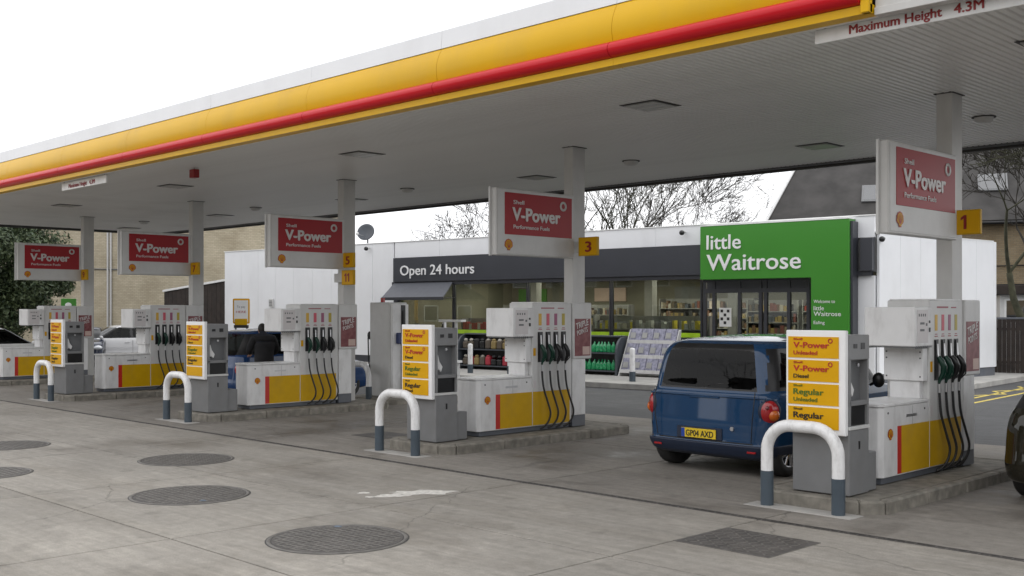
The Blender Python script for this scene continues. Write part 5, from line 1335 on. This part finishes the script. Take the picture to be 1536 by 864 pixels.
# slate roofed house, right
hx, hy = cam_xy(1148, 50); ex, ey = cam_xy(1800, 44); ln = math.hypot(ex - hx, ey - hy); an = math.atan2(ey - hy, ex - hx)
t = thing('slate_roofed_house', 'buff brick house with big dark slate roof and skylights behind the shop', 'house', (hx, hy, 0), an)
MB().box(.4, ln, 0, 10, 0, 6.0).done('wall', 'brick_buff', t)
rise, run = 6.8, 6.0
b = MB(); A = [(0, -.35, 5.85), (ln, -.35, 5.85), (ln + 0, run, 5.85 + rise), (2.6, run, 5.85 + rise)]; Bq = [(x, y + .06, z - .15) for x, y, z in A]
v = [b.bm.verts.new(p) for p in A + Bq]
for q in ((0, 1, 2, 3), (7, 6, 5, 4), (0, 4, 5, 1), (1, 5, 6, 2), (2, 6, 7, 3), (3, 7, 4, 0)): b.bm.faces.new([v[i] for i in q])
bmesh.ops.recalc_face_normals(b.bm, faces=b.bm.faces)
rf = b.done('roof', 'slate', t)
sl_ = math.atan2(rise, run + .35); slen = math.hypot(rise, run + .35); cd = (0, math.cos(sl_), math.sin(sl_)); nd = (0, -math.sin(sl_), math.cos(sl_))
b = MB(); b.tube([(-.05, -.42, 5.72), (ln, -.42, 5.72)], .07, 8); b.done('gutter', 'black', t)
b = MB(); b.tube([(0, -.36, 5.92), (2.6, run, 5.92 + rise)], .075, 6); b.done('verge_trim', 'trim_white', t)
def skylight(px, D, u, w=.78, h=1.1):
    f = MB(); f.box(-w / 2, w / 2, -h / 2, h / 2, .02, .10, .01); f2 = MB(); f2.box(-w / 2 + .08, w / 2 - .08, -h / 2 + .08, h / 2 - .08, .10, .108)
    fo = f.done('skylight', 'kiosk_grey', t); g_ = f2.done('pane', 'pane_glass', fo)
    fo.location = (px, -.35 + cd[1] * u, 5.85 + cd[2] * u); fo.rotation_euler = (sl_, 0, 0)
skylight(4.55, 0, 1.9); skylight(9.6, 0, 2.35, 1.2, 1.1)
for (wx, wz) in ((11.35, 2.9), (13.8, 2.9)):
    w_ = MB().box(wx - .55, wx + .55, -.05, .05, wz, wz + 2.0, .01).done('window', 'trim_white', t)
    MB().box(wx - .47, wx + .47, -.06, -.045, wz + 1.05, wz + 1.92).done('pane', 'pane_glass', w_); MB().box(wx - .47, wx + .47, -.06, -.045, wz + .08, wz + .97).done('pane', 'pane_glass', w_)
    MB().box(wx - .7, wx + .7, -.12, .05, wz - .12, wz, .01).done('sill', 'kerb_light', w_)
for k, zz in enumerate((3.9, 3.1)): MB().tube([(9.6, -.08, zz), (13.0, -.08, zz + .05)], .03, 6).done('wall_cable', 'black', t)
# low outbuilding with windows below the tree
x, y = cam_xy(1500, 41); 
t = thing('outbuilding', 'low dark roofed outbuilding with pale windows at the right edge', 'building', (x, y, 0), an)
MB().box(0, 6, 0, 3, 0, 2.6).done('wall', 'pump_grey', t); MB().box(-.2, 6.2, -.4, 3.2, 2.6, 2.95, .02).done('roof', 'fence_brown', t)
for k in range(4): 
    w_ = MB().box(.15 + k * .9, .95 + k * .9, -.03, .02, 1.5, 2.45, .01).done('window', 'trim_white', t); MB().box(.22 + k * .9, .88 + k * .9, -.04, -.028, 1.57, 2.38).done('pane', 'pane_glass', w_)
# dark timber fence at right
x0, y0 = cam_xy(1490, 33.3); x1, y1 = cam_xy(1720, 31); ln = math.hypot(x1 - x0, y1 - y0); an2 = math.atan2(y1 - y0, x1 - x0)
t = thing('timber_fence', 'dark brown close boarded fence at the right edge beyond the shop', 'fence', (x0, y0, 0), an2)
k = 0
while k < ln:
    MB().box(k, k + .118, -.012, .012, 0, 1.74).done('fence_board', 'fence_brown', t); k += .125
for zz in (.4, 1.4): MB().box(0, ln, .014, .06, zz, zz + .08).done('rail', 'fence_brown', t)
MB().box(-.02, ln, -.04, .06, 1.742, 1.80, .005).done('capping', 'plinth', t)
# hedge mass and houses far behind so the horizon closes
for i, (px, D, h, w, lb) in enumerate(((-330, 75, 8, 22, 'plain buff house far left outside the photo'), (1960, 60, 8, 18, 'plain buff house far right outside the photo'))):
    x, y = cam_xy(px, D); t = thing('house', lb, 'house', (x, y, 0), R(44)); MB().box(-w / 2, w / 2, 0, 8, 0, h).done('wall', 'brick_buff', t)
    MB().prism([(-.3, h), (8.3, h), (4, h + 3)], 'x', -w / 2 - .3, w / 2 + .3).done('roof', 'slate', t)

for i, (x, y, w) in enumerate(((-52, -26, 17), (-72, -25, 18), (-93, -22, 18), (-115, -18, 20), (-138, -8, 22))):  # unseen houses added to block the sky reflection in the shop windows
    t = thing('house', 'unseen brick terrace house added at the far left for window reflections', 'house', (x, y, 0), R(-6 - 4 * i), 'unseen terrace houses added for window reflections'); MB().box(-w / 2, w / 2, -8, 0, 0, 6.8).done('wall', 'brick_buff', t)
    MB().prism([(-8.3, 6.8), (.3, 6.8), (-4, 9.8)], 'x', -w / 2 - .3, w / 2 + .3).done('roof', 'slate', t)
    for k in range(5):
        for zz in (1.0, 4.0):
            w_ = MB().box(-w / 2 + 1 + k * w / 5.2, -w / 2 + 2.5 + k * w / 5.2, -.02, .05, zz, zz + 1.5).done('window', 'trim_white', t)
            MB().box(-w / 2 + 1.1 + k * w / 5.2, -w / 2 + 2.4 + k * w / 5.2, .05, .06, zz + .1, zz + 1.4).done('pane', 'pane_glass', w_)
# unseen street side added behind the camera for reflections in the glass
for i, (x, y, w, h, lb) in enumerate(((-26, -34, 18, 9.5, 'unseen brick house added for reflections, behind the camera at the left'), (-4, -38, 16, 6.0, 'unseen brick house added for reflections, straight behind the camera'), (22, -34, 20, 7.0, 'unseen brick house added for reflections, behind the camera at the right'), (40, -4, 16, 6.5, 'unseen brick house added for reflections, right of the camera'))):
    t = thing('house', lb, 'house', (x, y, 0), R(8 * i - 12)); MB().box(-w / 2, w / 2, -8, 0, 0, h).done('wall', 'brick_buff', t)
    MB().prism([(-8.3, h), (.3, h), (-4, h + 3)], 'x', -w / 2 - .3, w / 2 + .3).done('roof', 'slate', t)
    for k in range(4):
        for zz in (1.0, 3.8):
            w_ = MB().box(-w / 2 + 1.5 + k * w / 4.4, -w / 2 + 3.0 + k * w / 4.4, -.02, .05, zz, zz + 1.4).done('window', 'trim_white', t)
            MB().box(-w / 2 + 1.6 + k * w / 4.4, -w / 2 + 2.9 + k * w / 4.4, .05, .06, zz + .1, zz + 1.3).done('pane', 'pane_glass', w_)
bare_tree('unseen bare tree added for reflections, behind the camera at the left', (-25, -20, 0), 61, H=17, tr=.3, stems=1, first=.3, depth=5, tw=.02)  # unseen tree added, tall enough for its branches to mirror in the car glass
bare_tree('unseen bare tree added for reflections, behind the camera at the right', (6, -24, 0), 62, H=10, tr=.22, stems=1, first=.3, depth=5, tw=.02)
